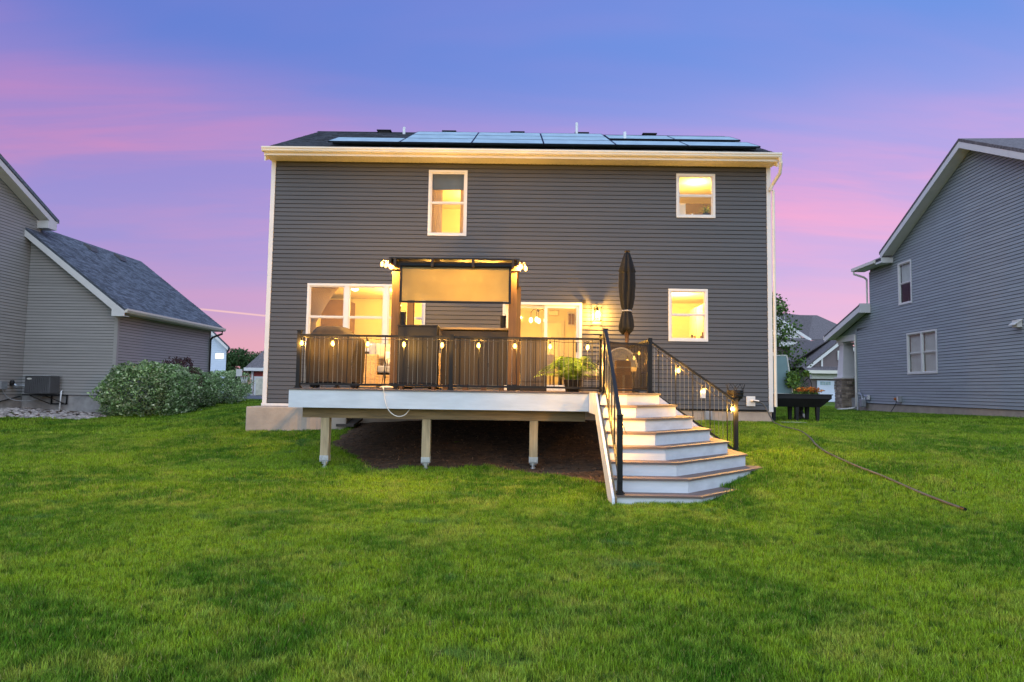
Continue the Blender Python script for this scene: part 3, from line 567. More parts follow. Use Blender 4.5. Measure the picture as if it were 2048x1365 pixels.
# electric boxes
m = MB(); HP.box(m, 4.34, 4.46, 0.0, 0.06, -0.12, 0.04); m.build('electric_box', 'white', house)
m = MB(); HP.box(m, 5.42, 5.62, 0.0, 0.05, -0.29, -0.06); m.build('faucet_plate', 'white', house)
m = MB(); m.tube([(5.52, WY-0.03, -0.16), (5.58, WY-0.16, -0.17), (5.66, WY-0.19, -0.18)], 0.03, 8); m.build('faucet', 'whitecord', house)
m = MB(); HP.box(m, 1.56, 1.63, 0.0, 0.08, 2.08, 2.16); m.build('camera_bracket', 'darkwood', house)
m = MB(); m.box(4.44, 4.62, WY-0.03, WY+0.02, -0.62, -0.42); m.build('foundation_vent', 'meter', house)

# rooms behind the lit windows
def room(x0, x1, y1, z0, z1, P, lx, ly, lz, mwall='plaster', r=0.10):
    y0 = WY+0.161
    m = MB(); m.box(x0-0.05, x0, y0, y1, z0, z1); m.box(x1, x1+0.05, y0, y1, z0, z1); m.box(x0, x1, y1, y1+0.05, z0, z1); m.build('room_wall', mwall, house)
    m = MB(); m.box(x0, x1, y0, y1, z1, z1+0.05); m.build('room_ceiling', 'ceiling', house)
    m = MB(); m.box(x0, x1, y0, y1, z0-0.05, z0); m.build('room_floor', 'floor', house)
    l_ = bpy.data.lights.new('room_light', 'POINT'); l_.energy = P; l_.color = WARM; l_.shadow_soft_size = r
    o = bpy.data.objects.new('room_light', l_); link(o); o.location = (lx, ly, lz)
room(-5.60, -0.75, 20.2, -0.01, 2.66, 140, -3.2, 18.2, 2.2)
room(-0.65, 2.30, 20.4, -0.01, 2.66, 85, 0.6, 18.2, 1.75)
room(2.40, 5.75, 20.2, -0.01, 2.66, 160, 4.4, 18.2, 2.35)
room(-3.2, -0.2, 20.2, 2.95, 5.44, 95, -1.2, 18.6, 5.0)
room(3.0, 5.75, 19.2, 2.95, 5.44, 70, 4.6, 17.2, 5.2)

def pleats(x0, x1, y, z0, z1, n=14, d=0.04, gather=None, mat_='curtain'):
    m = MB(); rows = 10; k = n*4
    for j in range(rows+1):
        t = j/rows; z = z1+(z0-z1)*t
        xa, xb = (x0, x1) if gather is None else gather(t)
        for i in range(k+1):
            s = i/k; m.v.append((xa+(xb-xa)*s, y+d*math.sin(s*n*2*math.pi)*(0.6+0.4*math.sin(3*s+t*2)), z))
    m.f = [(j*(k+1)+i, j*(k+1)+i+1, (j+1)*(k+1)+i+1, (j+1)*(k+1)+i) for j in range(rows) for i in range(k)]
    return m
m = pleats(-5.1, -4.3, 16.35, 0.6, 2.5, gather=lambda t: (-5.10, -4.28-0.62*min(1, t*1.9)**0.8+0.5*max(0, t-0.53)))
single(m, 'curtain', 'curtain', 'beige curtain swept aside behind the left pane of the triple window', 'curtain', smooth=True)
m = pleats(-2.12, -1.86, 16.3, 3.3, 5.36, 6, 0.03)
single(m, 'curtain', 'curtain', 'left hand curtain in the tall upstairs window', 'curtain', smooth=True)
m = pleats(-1.42, -1.25, 16.3, 3.3, 5.36, 4, 0.03)
single(m, 'curtain', 'curtain', 'narrow right hand curtain in the tall upstairs window', 'curtain', smooth=True)
m = MB(); m.box(-2.10, -1.29, 16.19, 16.21, 4.86, 5.30); m.tube([(-2.1, 16.2, 4.86), (-1.29, 16.2, 4.86)], 0.012, 6)
m.build('window_shade', mat('slate_shade', (0.09, 0.11, 0.14), 0.8), house)
m = MB(); m.box(-5.58, -5.0, 19.2, 19.28, 0.0, 2.5); m.prism([(-5.0, 19.2, 0), (-4.86, 20.0, 0), (-4.86, 20.0, 2.5), (-5.0, 19.2, 2.5)], (0.05, 0, 0))
single(m, 'partition_wall', 'brownwall', 'tan partition wall seen through the left pane of the triple window', 'partition')
def ceiling_lamp(x, y, z, label, r=0.13):
    t = thing('ceiling_light', label, 'ceiling light', (x, y, z), 'ceiling lights inside the house')
    m = MB(); m.lathe([(r*1.1, -0.02), (r*1.1, 0)], (x, y, z), 16); m.build('rim', 'white', t)
    m = MB(); m.lathe([(0.01, -0.075), (r*0.6, -0.065), (r*0.95, -0.03), (r, -0.02)], (x, y, z), 16); m.build('diffuser', 'ceillight', t, smooth=True)
ceiling_lamp(-4.35, 18.0, 2.66, 'round ceiling light glowing behind the triple window', 0.10)
ceiling_lamp(3.95, 17.6, 2.66, 'ceiling light glowing in the kitchen window')
ceiling_lamp(4.2, 17.9, 5.44, 'ceiling light glowing in the small upstairs window')
ceiling_lamp(-1.3, 18.6, 5.44, 'ceiling light deep inside the tall upstairs window')
t = thing('chandelier', 'chandelier with glowing glass globes behind the sliding door', 'chandelier', (0.58, 18.2, 2.66))
m = MB(); m.tube([(0.58, 18.2, 2.65), (0.58, 18.2, 2.12)], 0.012, 6); m.lathe([(0.06, 0), (0.06, 0.03)], (0.58, 18.2, 2.63), 12); m.build('stem', 'black', t)
for k, (dx, dy, dz) in enumerate(((-0.19, 0, 0), (-0.04, -0.17, 0), (0.21, 0.02, 0), (0.03, 0.2, 0.02))):
    m = MB(); m.tube([(0.58, 18.2, 2.14), (0.58+dx*0.6, 18.2+dy*0.6, 2.19), (0.58+dx, 18.2+dy, 2.10), (0.58+dx, 18.2+dy, 1.98)], 0.009, 6); m.build('arm', 'black', t)
    m = MB(); m.ball((0.58+dx, 18.2+dy, 1.89), 0.062, 12, 8, (0.85, 0.85, 1.2)); m.build('globe', 'bulb2', t, smooth=True)
t = thing('fairy_lights', 'vertical strand of tiny bright lights inside beside the sliding door', 'fairy lights', (0.02, 17.0, 2.2))
m = MB(); m.tube([(0.02, 17, 2.15), (0.04, 17, 1.9), (0.01, 17, 1.6)], 0.004, 4); m.build('cord', 'whitecord', t)
for i in range(12):
    m = MB(); m.ball((0.02+random.uniform(-.03, .03), 17, 2.14-i*0.047), 0.013, 6, 4); m.build('bulb', 'bulb', t)
t = thing('interior_door', 'cream panelled door at the back of the lit dining room', 'door', (1.1, 20.3, 0))
m = MB(); m.box(0.84, 1.36, 20.33, 20.37, 0, 2.02); m.build('leaf', 'cabinet', t)
for zz0, zz1 in ((0.15, 0.85), (1.0, 1.9)):
    m = MB(); m.box(0.93, 1.27, 20.315, 20.332, zz0, zz1); m.box(0.97, 1.23, 20.305, 20.316, zz0+.04, zz1-.04); m.build('door_panel', 'cabinet', t)
for a, b, c, d in ((0.76, 0.84, 0, 2.1), (1.36, 1.44, 0, 2.1), (0.84, 1.36, 2.02, 2.1)):
    m = MB(); m.box(a, b, 20.31, 20.38, c, d); m.build('casing', 'white', t)
t = thing('wall_vent', 'white louvred air return grille high on the dining room wall', 'vent', (1.65, 20.3, 1.95))
m = MB(); m.box(1.53, 1.79, 20.36, 20.385, 1.93, 2.38); m.build('frame', 'white', t)
for a in (1.57, 1.67):
    m = MB(); m.box(a, a+0.075, 20.33, 20.36, 1.99, 2.32); m.build('louvre_panel', 'brownwall', t)
m = MB(); m.box(0.95, 1.25, 20.25, 20.38, 2.26, 2.38)
single(m, 'door_chime_box', 'cabinet', 'small cream box on the dining room wall above the door', 'wall box')
def chair(x, y, a, label):
    t = thing('dining_chair', label, 'chair', (x, y, 0), 'dining chairs inside the sliding door'); ca, sa = math.cos(a), math.sin(a)
    def q(u, v, z): return (x+u*ca-v*sa, y+u*sa+v*ca, z)
    m = MB(); m.prism([q(-.22, -.22, .44), q(.22, -.22, .44), q(.22, .22, .44), q(-.22, .22, .44)], (0, 0, .05)); m.build('seat', 'cushion_beige', t)
    m = MB(); m.prism([q(-.21, .19, .49), q(.21, .19, .49), q(.19, .25, .92), q(-.19, .25, .92)], Vector(q(0, .03, 0))-Vector(q(0, 0, 0))); m.build('backrest', 'cushion_beige', t)
    for u, v in ((-.19, -.19), (.19, -.19), (-.19, .19), (.19, .19)):
        m = MB(); m.bar(q(u, v, 0), q(u, v, .44), .035, .035); m.build('leg', 'brownwall', t)
chair(0.05, 17.5, 3.0, 'cream dining chair just inside, left of the slatted grey board'); chair(0.75, 17.6, 3.3, 'cream dining chair inside, behind the fern')
t = thing('dining_table', 'dark dining table under the chandelier', 'table', (0.6, 18.3, 0))
m = MB(); m.box(-0.1, 1.3, 17.9, 18.7, .72, .76); m.build('tabletop', 'darkwood', t)
for u in (0, 1.2):
    for v in (18.0, 18.6):
        m = MB(); m.box(u-.03, u+.03, v-.03, v+.03, 0, .72); m.build('leg', 'darkwood', t)
t = thing('kitchen_cabinets', 'white kitchen cabinets seen through the lower right window', 'cabinet', (5, 20, 0))
for i in range(3):
    m = MB(); m.box(4.95, 5.70, 17.0+i*0.75, 17.7+i*0.75, 1.45, 2.35); m.build('wall_cabinet', 'cabinet', t)
    m = MB(); m.box(4.925, 4.949, 17.03+i*0.75, 17.34+i*.75, 1.48, 2.32); m.box(4.925, 4.949, 17.36+i*0.75, 17.67+i*.75, 1.48, 2.32); m.build('cabinet_door', 'white', t)
m = MB(); m.box(4.7, 5.74, 17, 20.1, 0, 0.9); m.build('base_cabinet', 'cabinet', t); m = MB(); m.box(4.66, 5.74, 16.97, 20.1, 0.9, 0.94); m.build('countertop', 'floor', t)
for k, (x, y, h_, r_) in enumerate(((4.80, 17.4, 0.62, 0.05), (4.86, 17.75, 0.55, 0.07), (4.84, 18.3, 0.6, 0.06), (4.9, 18.8, 0.66, 0.07))):
    m = MB(); m.lathe([(r_, 0), (r_*1.1, h_*0.5), (r_*0.5, h_*0.75), (r_*0.5, h_)], (x, y, 0.94), 12)
    single(m, 'bottle', 'darkwood' if k % 2 else 'brownwall', ['slim brown bottle nearest the kitchen window', 'dark jar second from the kitchen window', 'brown jar third from the kitchen window', 'dark tall jar farthest along the kitchen counter'][k], 'bottle', 'bottles on the kitchen counter', smooth=True)
m = MB(); m.box(4.62, 5.5, 18.35, 18.5, 2.95, 5.2); single(m, 'shower_partition', 'greywood', 'grey brown partition inside the small upstairs window', 'partition')
def potplant(x, y, z, h, r, n, label, pot='terracotta', leaf='fern', cat='plant', seed=1):
    t = thing('potted_plant', label, cat, (x, y, z)); g = np.random.default_rng(seed)
    m = MB(); m.lathe([(r*0.28, 0), (r*0.38, h*0.3), (r*0.4, h*0.32), (r*0.34, h*0.3)], (x, y, z), 12); m.build('pot', pot, t, smooth=True)
    V = []
    for i in range(n):
        a = g.uniform(0, 6.28); rr = r*g.uniform(0.5, 1.0); hh = h*g.uniform(0.45, 1.0); p0 = np.array([x, y, z+h*0.28])
        side = np.array([-math.sin(a), math.cos(a), 0]); pts = []
        for k in range(7):
            s = k/6; pts.append(p0+np.array([math.cos(a)*rr*s, math.sin(a)*rr*s, (hh-h*0.28)*(1.9*s-1.15*s*s)*1.0]))
        for k in range(6):
            w0 = 0.012*h*3*(1-k/6)+0.004; w1 = 0.012*h*3*(1-(k+1)/6)+0.002
            V.append([pts[k]-side*w0, pts[k]+side*w0, pts[k+1]+side*w1, pts[k+1]-side*w1])
    quads_obj('foliage', np.array(V), leaf, t); return t
potplant(4.60, 16.3, 4.235, 0.42, 0.26, 30, 'small palm in a dark pot on the sill of the small upstairs window', seed=3)
m = MB(); m.lathe([(0.03, 0), (0.045, 0.06), (0.02, 0.1), (0.025, 0.13)], (4.26, 16.3, 4.235), 10); single(m, 'vase', 'cabinet', 'little vase on the sill of the small upstairs window', 'vase', smooth=True)
m = MB(); m.box(3.86, 4.1, 16.3, 16.34, 4.24, 4.62); single(m, 'picture_frame', 'cabinet', 'cream upright board at the left of the small upstairs window', 'frame')

# wall lantern
t = thing('wall_lantern', 'lit glass lantern on the wall right of the sliding door', 'wall lamp', (1.90, WY-0.02, 1.8))
m = MB(); HP.box(m, 1.86, 1.94, 0.02, 0.045, 1.72, 1.96); m.tube([(1.9, WY-0.04, 1.93), (1.9, WY-0.14, 1.97)], 0.012, 6); m.build('bracket', 'black', t)
m = MB(); cx, cy = 1.9, WY-0.15; m.box(cx-.08, cx+.08, cy-.08, cy+.08, 1.965, 1.98); m.box(cx-.03, cx+.03, cy-.03, cy+.03, 1.90, 1.965)
for u in (-1, 1):
    for v in (-1, 1): m.box(cx+u*.078-.006, cx+u*.078+.006, cy+v*.078-.006, cy+v*.078+.006, 1.66, 1.965)
m.box(cx-.084, cx+.084, cy-.084, cy-.072, 1.65, 1.662); m.box(cx-.084, cx+.084, cy+.072, cy+.084, 1.65, 1.662); m.box(cx-.084, cx-.072, cy-.072, cy+.072, 1.65, 1.662); m.box(cx+.072, cx+.084, cy-.072, cy+.072, 1.65, 1.662)
m.build('frame', 'black', t)
m = MB(); m.lathe([(0.015, 0), (0.035, 0.03), (0.038, 0.07), (0.02, 0.12)], (cx, cy, 1.77), 12); m.build('bulb', 'bulb2', t, smooth=True)
LBULB = []
def lamp(x, y, z, P, r=0.03, col=WARM):
    l_ = bpy.data.lights.get('bulb_%g_%g' % (P, r)) or bpy.data.lights.new('bulb_%g_%g' % (P, r), 'POINT'); l_.energy = P; l_.color = col; l_.shadow_soft_size = r
    o = bpy.data.objects.new('bulb_light', l_); link(o); o.location = (x, y, z); return o
lamp(cx, cy-0.01, 1.80, 150, 0.04)

# ------------------------------------------------------------------ deck
DX0, DX1, DY = -3.72, 1.345, 11.11; LX0, LX1 = 1.30, 2.32
deck = thing('deck', 'raised deck with white fascia on wooden posts', 'deck', (-1.2, 13.5, -1.3))
y = DY-0.02
while y < WY-0.06:
    yb = min(y+0.139, WY-0.055); m = MB(); m.box(DX0-0.02, 2.34 if y > DY+0.09 else 1.345, y, yb, -0.025, 0); m.build('deck_board', 'tread', deck); y += 0.145
m = MB(); m.box(DX0, DX1, DY, DY+0.025, -0.315, -0.028); m.build('fascia', 'fascia', deck)
m = MB(); m.box(DX0, DX0+0.025, DY+0.025, WY-0.06, -0.315, -0.028); m.build('fascia', 'fascia', deck)
m = MB(); m.box(2.30, 2.325, 11.26, WY-0.06, -0.315, -0.028); m.build('fascia', 'fascia', deck)
for i in range(13):
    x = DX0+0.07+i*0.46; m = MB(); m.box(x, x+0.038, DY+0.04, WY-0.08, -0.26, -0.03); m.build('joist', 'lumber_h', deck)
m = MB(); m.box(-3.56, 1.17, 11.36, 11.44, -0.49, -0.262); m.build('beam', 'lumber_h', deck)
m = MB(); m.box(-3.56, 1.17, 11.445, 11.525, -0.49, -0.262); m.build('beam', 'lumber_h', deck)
for x in (-3.18, -1.485, 0.315):
    g0 = G(x, 11.44)
    m = MB(); m.box(x-0.07, x+0.07, 11.37, 11.51, g0+0.13, -0.492); p = m.build('post', 'lumber', deck, bevel=0.004)
    m = MB(); m.box(x-0.073, x+0.073, 11.362, 11.37, g0+0.12, g0+0.21); m.box(x-0.073, x+0.073, 11.51, 11.518, g0+0.12, g0+0.21); m.box(x-0.073, x+0.073, 11.362, 11.518, g0+0.11, g0+0.128)
    for u in (-.045, .045): m.tube([(x+u, 11.352, g0+0.165), (x+u, 11.364, g0+0.165)], 0.011, 6)
    m.build('post_bracket', 'galv', p)
    m = MB(); m.lathe([(0.045, -0.1), (0.045, 0.03), (0.03, 0.03), (0.03, 0.07), (0.055, 0.07), (0.055, 0.11)], (x, 11.44, g0), 12); m.build('footing_jack', 'galv', p)
# railings
def rail(name, label, A, B, zA, zB, h=0.88, posts=(), pick=4, sp=0.078, drop=0.05, group='black cable railings of the deck', botoff=0.07):
    A = Vector(A); B = Vector(B); Ld = (B-A).length; d = (B-A)/Ld
    t = thing(name, label, 'railing', (A.x, A.y, zA), group)
    def q(s, z): return (A.x+d.x*s, A.y+d.y*s, zA+(zB-zA)*s/Ld+z)
    m = MB(); m.bar(q(0, h), q(Ld, h), 0.05, 0.035); m.build('top_rail', 'black', t)
    m = MB(); m.bar(q(0, botoff), q(Ld, botoff), 0.035, 0.035); m.build('bottom_rail', 'black', t)
    n_ = int(Ld/sp); s0 = (Ld-n_*sp)/2
    for i in range(n_+1):
        s = s0+i*sp; m = MB()
        if i % pick == pick-2: m.bar(q(s, botoff), q(s, h), 0.014, 0.014); m.build('baluster', 'black', t)
        else: m.tube([q(s, botoff), q(s, h)], 0.003, 5); m.build('cable', 'cable', t)
    for s, zlo, zhi in posts:
        m = MB(); x_, y_, _ = q(s, 0); zb = q(s, 0)[2]+zlo; zt = q(s, 0)[2]+zhi
        m.box(x_-0.032, x_+0.032, y_-0.032, y_+0.032, zb, zt); p = m.build('post', 'black', t)
        m = MB(); m.box(x_-0.038, x_+0.038, y_-0.038, y_+0.038, zt, zt+0.018); m.build('cap', 'black', p)
        m = MB(); m.box(x_-0.055, x_+0.055, y_-0.055, y_+0.055, zb+0.001, zb+0.014); m.box(x_-0.042, x_+0.042, y_-0.042, y_+0.042, zb+0.014, zb+0.03); m.build('base_plate', 'black', p)
    return t
rail('railing', 'long black cable railing with string lights across the deck front', (-3.60, 11.19, 0), (1.44, 11.19, 0), 0, 0, posts=((0.0, 0, 0.94), (2.53, 0, 0.90), (5.05, 0, 0.93)))
rail('railing', 'left side deck railing running back to the house', (-3.60, 11.24, 0), (-3.60, 15.9, 0), 0, 0, posts=((2.4, 0, 0.9),))
rail('railing', 'right side deck railing behind the umbrella', (2.22, 11.24, 0), (2.22, 15.9, 0), 0, 0, posts=((2.4, 0, 0.9),))

# ------------------------------------------------------------------ corner stairs
st = thing('deck_stairs', 'white corner stairs with brown composite treads flaring down to the lawn', 'stairs', (2.2, 9.8, -1.2))
TR, TT = 0.1786, 0.2418; K = 0.3775; YB = 11.22
def poly(n, off=0.0):
    A = (1.6857+K*TT*n+K*off, 10.1587-TT*n-off); B = (2.3185+TT*n+off, 10.807-K*TT*n-K*off)
    return [(1.27, A[1]), A, B, (B[0], YB)]
for n_ in range(8):
    z = -TR*n_; outer = poly(n_); inner = poly(n_-1, -0.06) if n_ else [(1.27, 11.085), (1.35, 11.085), (1.36, 11.2), (1.37, YB)]
    if n_ == 0: inner = [(1.27, 11.085), (1.40, 11.085), (1.41, 11.10), (1.42, YB)]
    # treads: three mitred segments, two planks each
    for k in range(3):
        o0, o1, i0, i1 = outer[k], outer[k+1], inner[k], inner[k+1]
        lerp = lambda a, b, t: (a[0]+(b[0]-a[0])*t, a[1]+(b[1]-a[1])*t)
        parts = ((0.0, 0.49), (0.51, 1.0)) if n_ else tuple((i/7, (i+0.96)/7) for i in range(7))
        for ta, tb in parts:
            P = [lerp(o0, i0, ta), lerp(o1, i1, ta), lerp(o1, i1, tb), lerp(o0, i0, tb)]
            m = MB(); m.prism([(p[0], p[1], z-0.026) for p in P], (0, 0, 0.026)); m.build('tread', 'tread', st)
    # risers below this tread, set back from the nosing
    q_ = poly(n_, -0.028); q2 = poly(n_, -0.048)
    for k in range(3):
        P = [q_[k], q_[k+1], q2[k+1], q2[k]]; e = 0.0012
        a, b = Vector((*q_[k], 0)), Vector((*q_[k+1], 0)); dd = (b-a).normalized()*e
        pts = [(q_[k][0]+dd.x, q_[k][1]+dd.y), (q_[k+1][0]-dd.x, q_[k+1][1]-dd.y), (q2[k+1][0]-dd.x, q2[k+1][1]-dd.y), (q2[k][0]+dd.x, q2[k][1]+dd.y)]
        zl = z-TR-0.002 if n_ < 7 else z-0.34
        m = MB(); m.prism([(p[0], p[1], zl) for p in pts], (0, 0, z-0.028-zl)); m.build('riser', 'fascia', st)
# outer stringer on the left and the skirt board on the right
m = MB(); m.prism([(1.205, 10.22, -0.02), (1.205, 8.42, -1.28), (1.205, 8.36, -1.50), (1.205, 8.60, -1.50), (1.205, 10.22, -0.36)], (0.032, 0, 0)); m.build('stringer', 'fascia', st)
m = MB(); m.box(1.205, 1.237, 10.22, 11.11, -0.33, -0.005); m.build('stringer', 'fascia', st)
m = MB(); m.prism([(1.24, 10.0, -0.2), (1.24, 8.45, -1.28), (1.24, 8.45, -1.48), (1.24, 8.62, -1.48), (1.24, 10.0, -0.5)], (0.03, 0, 0)); m.build('stringer', 'lumber_h', st)
m = MB(); m.prism([(2.30, YB+0.01, -0.03), (2.34, YB+0.01, -0.03), (3.60, YB+0.01, -0.95), (3.60, YB+0.01, -1.4), (2.30, YB+0.01, -1.4)], (0, 0.03, 0)); m.build('skirt_board', 'fascia', st)
rail('railing', 'left hand black stair railing down to the lawn', (1.345, 10.16, 0), (1.315, 8.50, 0), 0.01, -1.24, posts=((1.63, -0.02, 0.94),), botoff=0.13, h=0.93)
rail('railing', 'short level landing railing between the deck and the left stair rail', (1.40, 11.08, 0), (1.345, 10.18, 0), 0, 0, posts=((0.02, 0, 0.93), (0.88, 0, 0.95)), h=0.88)
rt = rail('railing', 'right hand black stair railing with lights running down beside the wall', (2.24, 11.29, 0), (3.66, 11.29, 0), 0.0, -0.97, h=0.86, botoff=0.04, sp=0.071)
m = MB(); m.box(2.208, 2.272, 11.258, 11.322, -0.02, 0.92); m.build('post', 'black', rt)
m = MB(); m.box(2.19, 2.29, 11.24, 11.34, 0.0, 0.03); m.build('base_plate', 'black', rt)
m = MB(); m.box(3.628, 3.692, 11.258, 11.322, -1.2, -0.08); m.build('post', 'black', rt); m = MB(); m.box(3.62, 3.70, 11.25, 11.33, -0.08, -0.06); m.build('cap', 'black', rt)

# gate
t = thing('mesh_gate', 'see-through black mesh gate at the top of the stairs', 'gate', (1.85, 11.2, 0))
m = MB(); m.box(1.50, 2.19, 11.17, 11.174, 0.07, 0.83); m.build('mesh_panel', 'gatemesh', t)
m = MB(); m.box(1.47, 1.50, 11.15, 11.19, 0.03, 0.90); m.box(2.165, 2.195, 11.15, 11.19, 0.03, 0.80); m.bar((1.5, 11.17, 0.84), (2.18, 11.17, 0.78), 0.02, 0.02); m.box(1.50, 2.165, 11.155, 11.185, 0.03, 0.06); m.build('frame', 'black', t)
m = MB(); m.tube([(2.06, 11.13, 0.12), (2.06, 11.10, 0.30), (2.06, 11.10, 0.33), (2.15, 11.10, 0.33), (2.15, 11.13, 0.12)], 0.008, 6); m.build('latch', 'black', t)
m = MB(); m.tube([(1.505, 11.2, 0), (1.505, 11.2, 0.90)], 0.02, 8); m.build('hinge_post', 'cedar', t)

# ------------------------------------------------------------------ pergola and what hangs in it
pg = thing('pergola', 'small wooden pergola frame standing on the deck', 'pergola', (-1.1, 13.2, 0))
for x, y in ((-2.155, 12.0), (-0.075, 12.0), (-2.30, 14.6), (0.02, 14.6)):
    m = MB(); m.box(x-0.07, x+0.07, y-0.07, y+0.07, 0.0, 2.25); m.build('post', 'cedar', pg, bevel=0.005)
    m = MB(); m.box(x-0.08, x+0.08, y-0.08, y+0.08, 0.001, 0.11); m.build('post_base', 'black', pg)
m = MB(); m.box(-2.28, 0.06, 11.90, 11.93, 2.13, 2.27); m.build('beam', 'cedar', pg)
m = MB(); m.box(-2.28, 0.06, 14.67, 14.71, 2.10, 2.27); m.build('beam', 'darkwood', pg)
m = MB(); m.box(-2.27, 0.04, 11.80, 12.16, 2.305, 2.33); m.build('top_board', 'darkwood', pg)
for x in (-2.245, -2.155, -1.5, -0.78, -0.075, 0.015):
    m = MB(); m.box(x-0.02, x+0.02, 11.75, 14.9, 2.16 if -2.2 < x < 0 else 2.20, 2.303); m.build('rafter', 'cedar', pg)
t = thing('roller_screen', 'black framed beige roller screen hanging between the pergola posts', 'screen', (-1.12, 11.86, 1.5))
m = MB(); m.box(-2.035, -0.145, 11.862, 11.868, 1.57, 2.17); m.build('fabric', 'screen', t)
m = MB(); m.box(-2.075, -2.035, 11.85, 11.88, 1.53, 2.20); m.box(-0.145, -0.105, 11.85, 11.88, 1.53, 2.20); m.box(-2.035, -0.145, 11.85, 11.88, 1.53, 1.565); m.build('frame', 'black', t)
m = MB(); m.tube([(-2.07, 11.865, 2.20), (-0.11, 11.865, 2.20)], 0.035, 12); m.build('roller', 'black', t)

# cabinets and bar
t = thing('black_cabinet', 'black storage cabinet behind the railing left of the bar', 'cabinet', (-1.71, 11.75, 0))
m = MB(); m.box(-2.045, -1.365, 11.62, 11.95, 0.09, 1.09); m.build('body', 'blackplastic', t, bevel=0.01)
m = MB(); m.box(-2.055, -1.355, 11.61, 11.96, 1.09, 1.115); m.build('top', 'blackplastic', t)
for a, b in ((-2.03, -1.715), (-1.695, -1.38)):
    m = MB(); m.box(a, b, 11.606, 11.619, 0.12, 0.86); m.build('door_panel', 'blackplastic', t)
for x in (-2.0, -1.45):
    m = MB(); m.box(x, x+0.05, 11.65, 11.9, 0.0, 0.09); m.build('foot', 'cedar', t)
t = thing('bar_counter', 'dark plank fronted bar counter under the roller screen', 'bar', (-0.74, 12.2, 0))
x = -1.345; i = 0
while x < -0.2:
    m = MB(); w = 0.17; m.box(x, min(x+w-0.008, -0.145), 12.09+0.004*(i % 2), 12.12, 0.10, 0.92); m.build('plank', 'darkwood', t); x += w; i += 1
m = MB(); m.box(-1.345, -0.145, 12.085, 12.13, 0.925, 1.06); m.build('top_panel', 'darkwood', t)
m = MB(); m.box(-1.40, -0.12, 12.04, 12.5, 1.085, 1.12); m.build('countertop', 'lumber_h', t)
m = MB(); m.box(-1.33, -0.15, 12.13, 12.45, 0.10, 1.06); m.build('body', 'darkwood', t)
for x in (-1.3, -0.95, -0.62, -0.3): m = MB(); m.box(x, x+0.09, 12.1, 12.4, 0, 0.10); m.build('foot', 'cedar', t)
def ribbed(x, y, z, h, r, label, mm='blackplastic'):
    t = thing('ribbed_lantern', label, 'lantern', (x, y, z), 'dark ribbed lanterns on the bar')
    pr = []; k = int(h/0.022)
    for i in range(k): pr += [(r, i*0.022), (r, i*0.022+0.013), (r*0.86, i*0.022+0.014), (r*0.86, i*0.022+0.021)]
    m = MB(); m.lathe(pr, (x, y, z), 14); m.build('body', mm, t)
    m = MB(); m.lathe([(r*1.05, 0), (r*1.05, 0.015), (r*0.3, 0.02)], (x, y, z+h), 14); m.build('lid', mm, t)
    m = MB(); m.tube([(x-r*.9, y, z+h), (x-r*.6, y, z+h+.05), (x+r*.6, y, z+h+.05), (x+r*.9, y, z+h)], 0.004, 5); m.build('handle', 'black', t)
ribbed(-2.02+0.03, 11.78, 1.115, 0.22, 0.055, 'dark ribbed lantern standing on the black cabinet beside the left pergola post')
ribbed(-0.24, 12.2, 1.12, 0.22, 0.055, 'dark ribbed lantern at the right end of the bar counter')
m = MB(); m.box(-1.80, -1.58, 14.1, 14.3, 1.05, 1.25); m.box(-1.79, -1.59, 14.11, 14.29, 0.8, 1.05)
t = thing('outdoor_speaker', 'grey box on a stand behind the black cabinet', 'speaker', (-1.69, 14.2, 0)); m = MB(); m.box(-1.81, -1.59, 14.1, 14.3, 1.03, 1.27); m.build('box', 'greywood', t); m = MB(); m.box(-1.72, -1.68, 14.18, 14.22, 0, 1.03); m.box(-1.82, -1.58, 14.08, 14.32, 0, 0.03); m.build('stand', 'black', t)
t = thing('slatted_board', 'upright weathered grey plank panel left of the fern', 'panel', (0.31, 11.75, 0))
for i in range(4):
    m = MB(); m.box(0.09+i*0.11, 0.09+i*0.11+0.104, 11.72, 11.745+0.004*(i % 2), 0.09, 0.885); m.build('plank', 'greywood', t)
m = MB(); m.box(0.08, 0.54, 11.75, 11.95, 0.0, 0.89); m.build('frame', 'darkwood', t)
m = MB(); m.box(0.05, 0.55, 11.70, 11.97, 0.89, 0.915); m.tube([(0.05, 11.74, 0.86), (0.02, 11.72, 0.83), (0.05, 11.74, 0.79)], 0.008, 5); m.build('top', 'darkwood', t)
m = MB(); m.box(0.09, 0.52, 11.705, 11.718, 0.17, 0.20); m.build('batten', 'greywood', t)

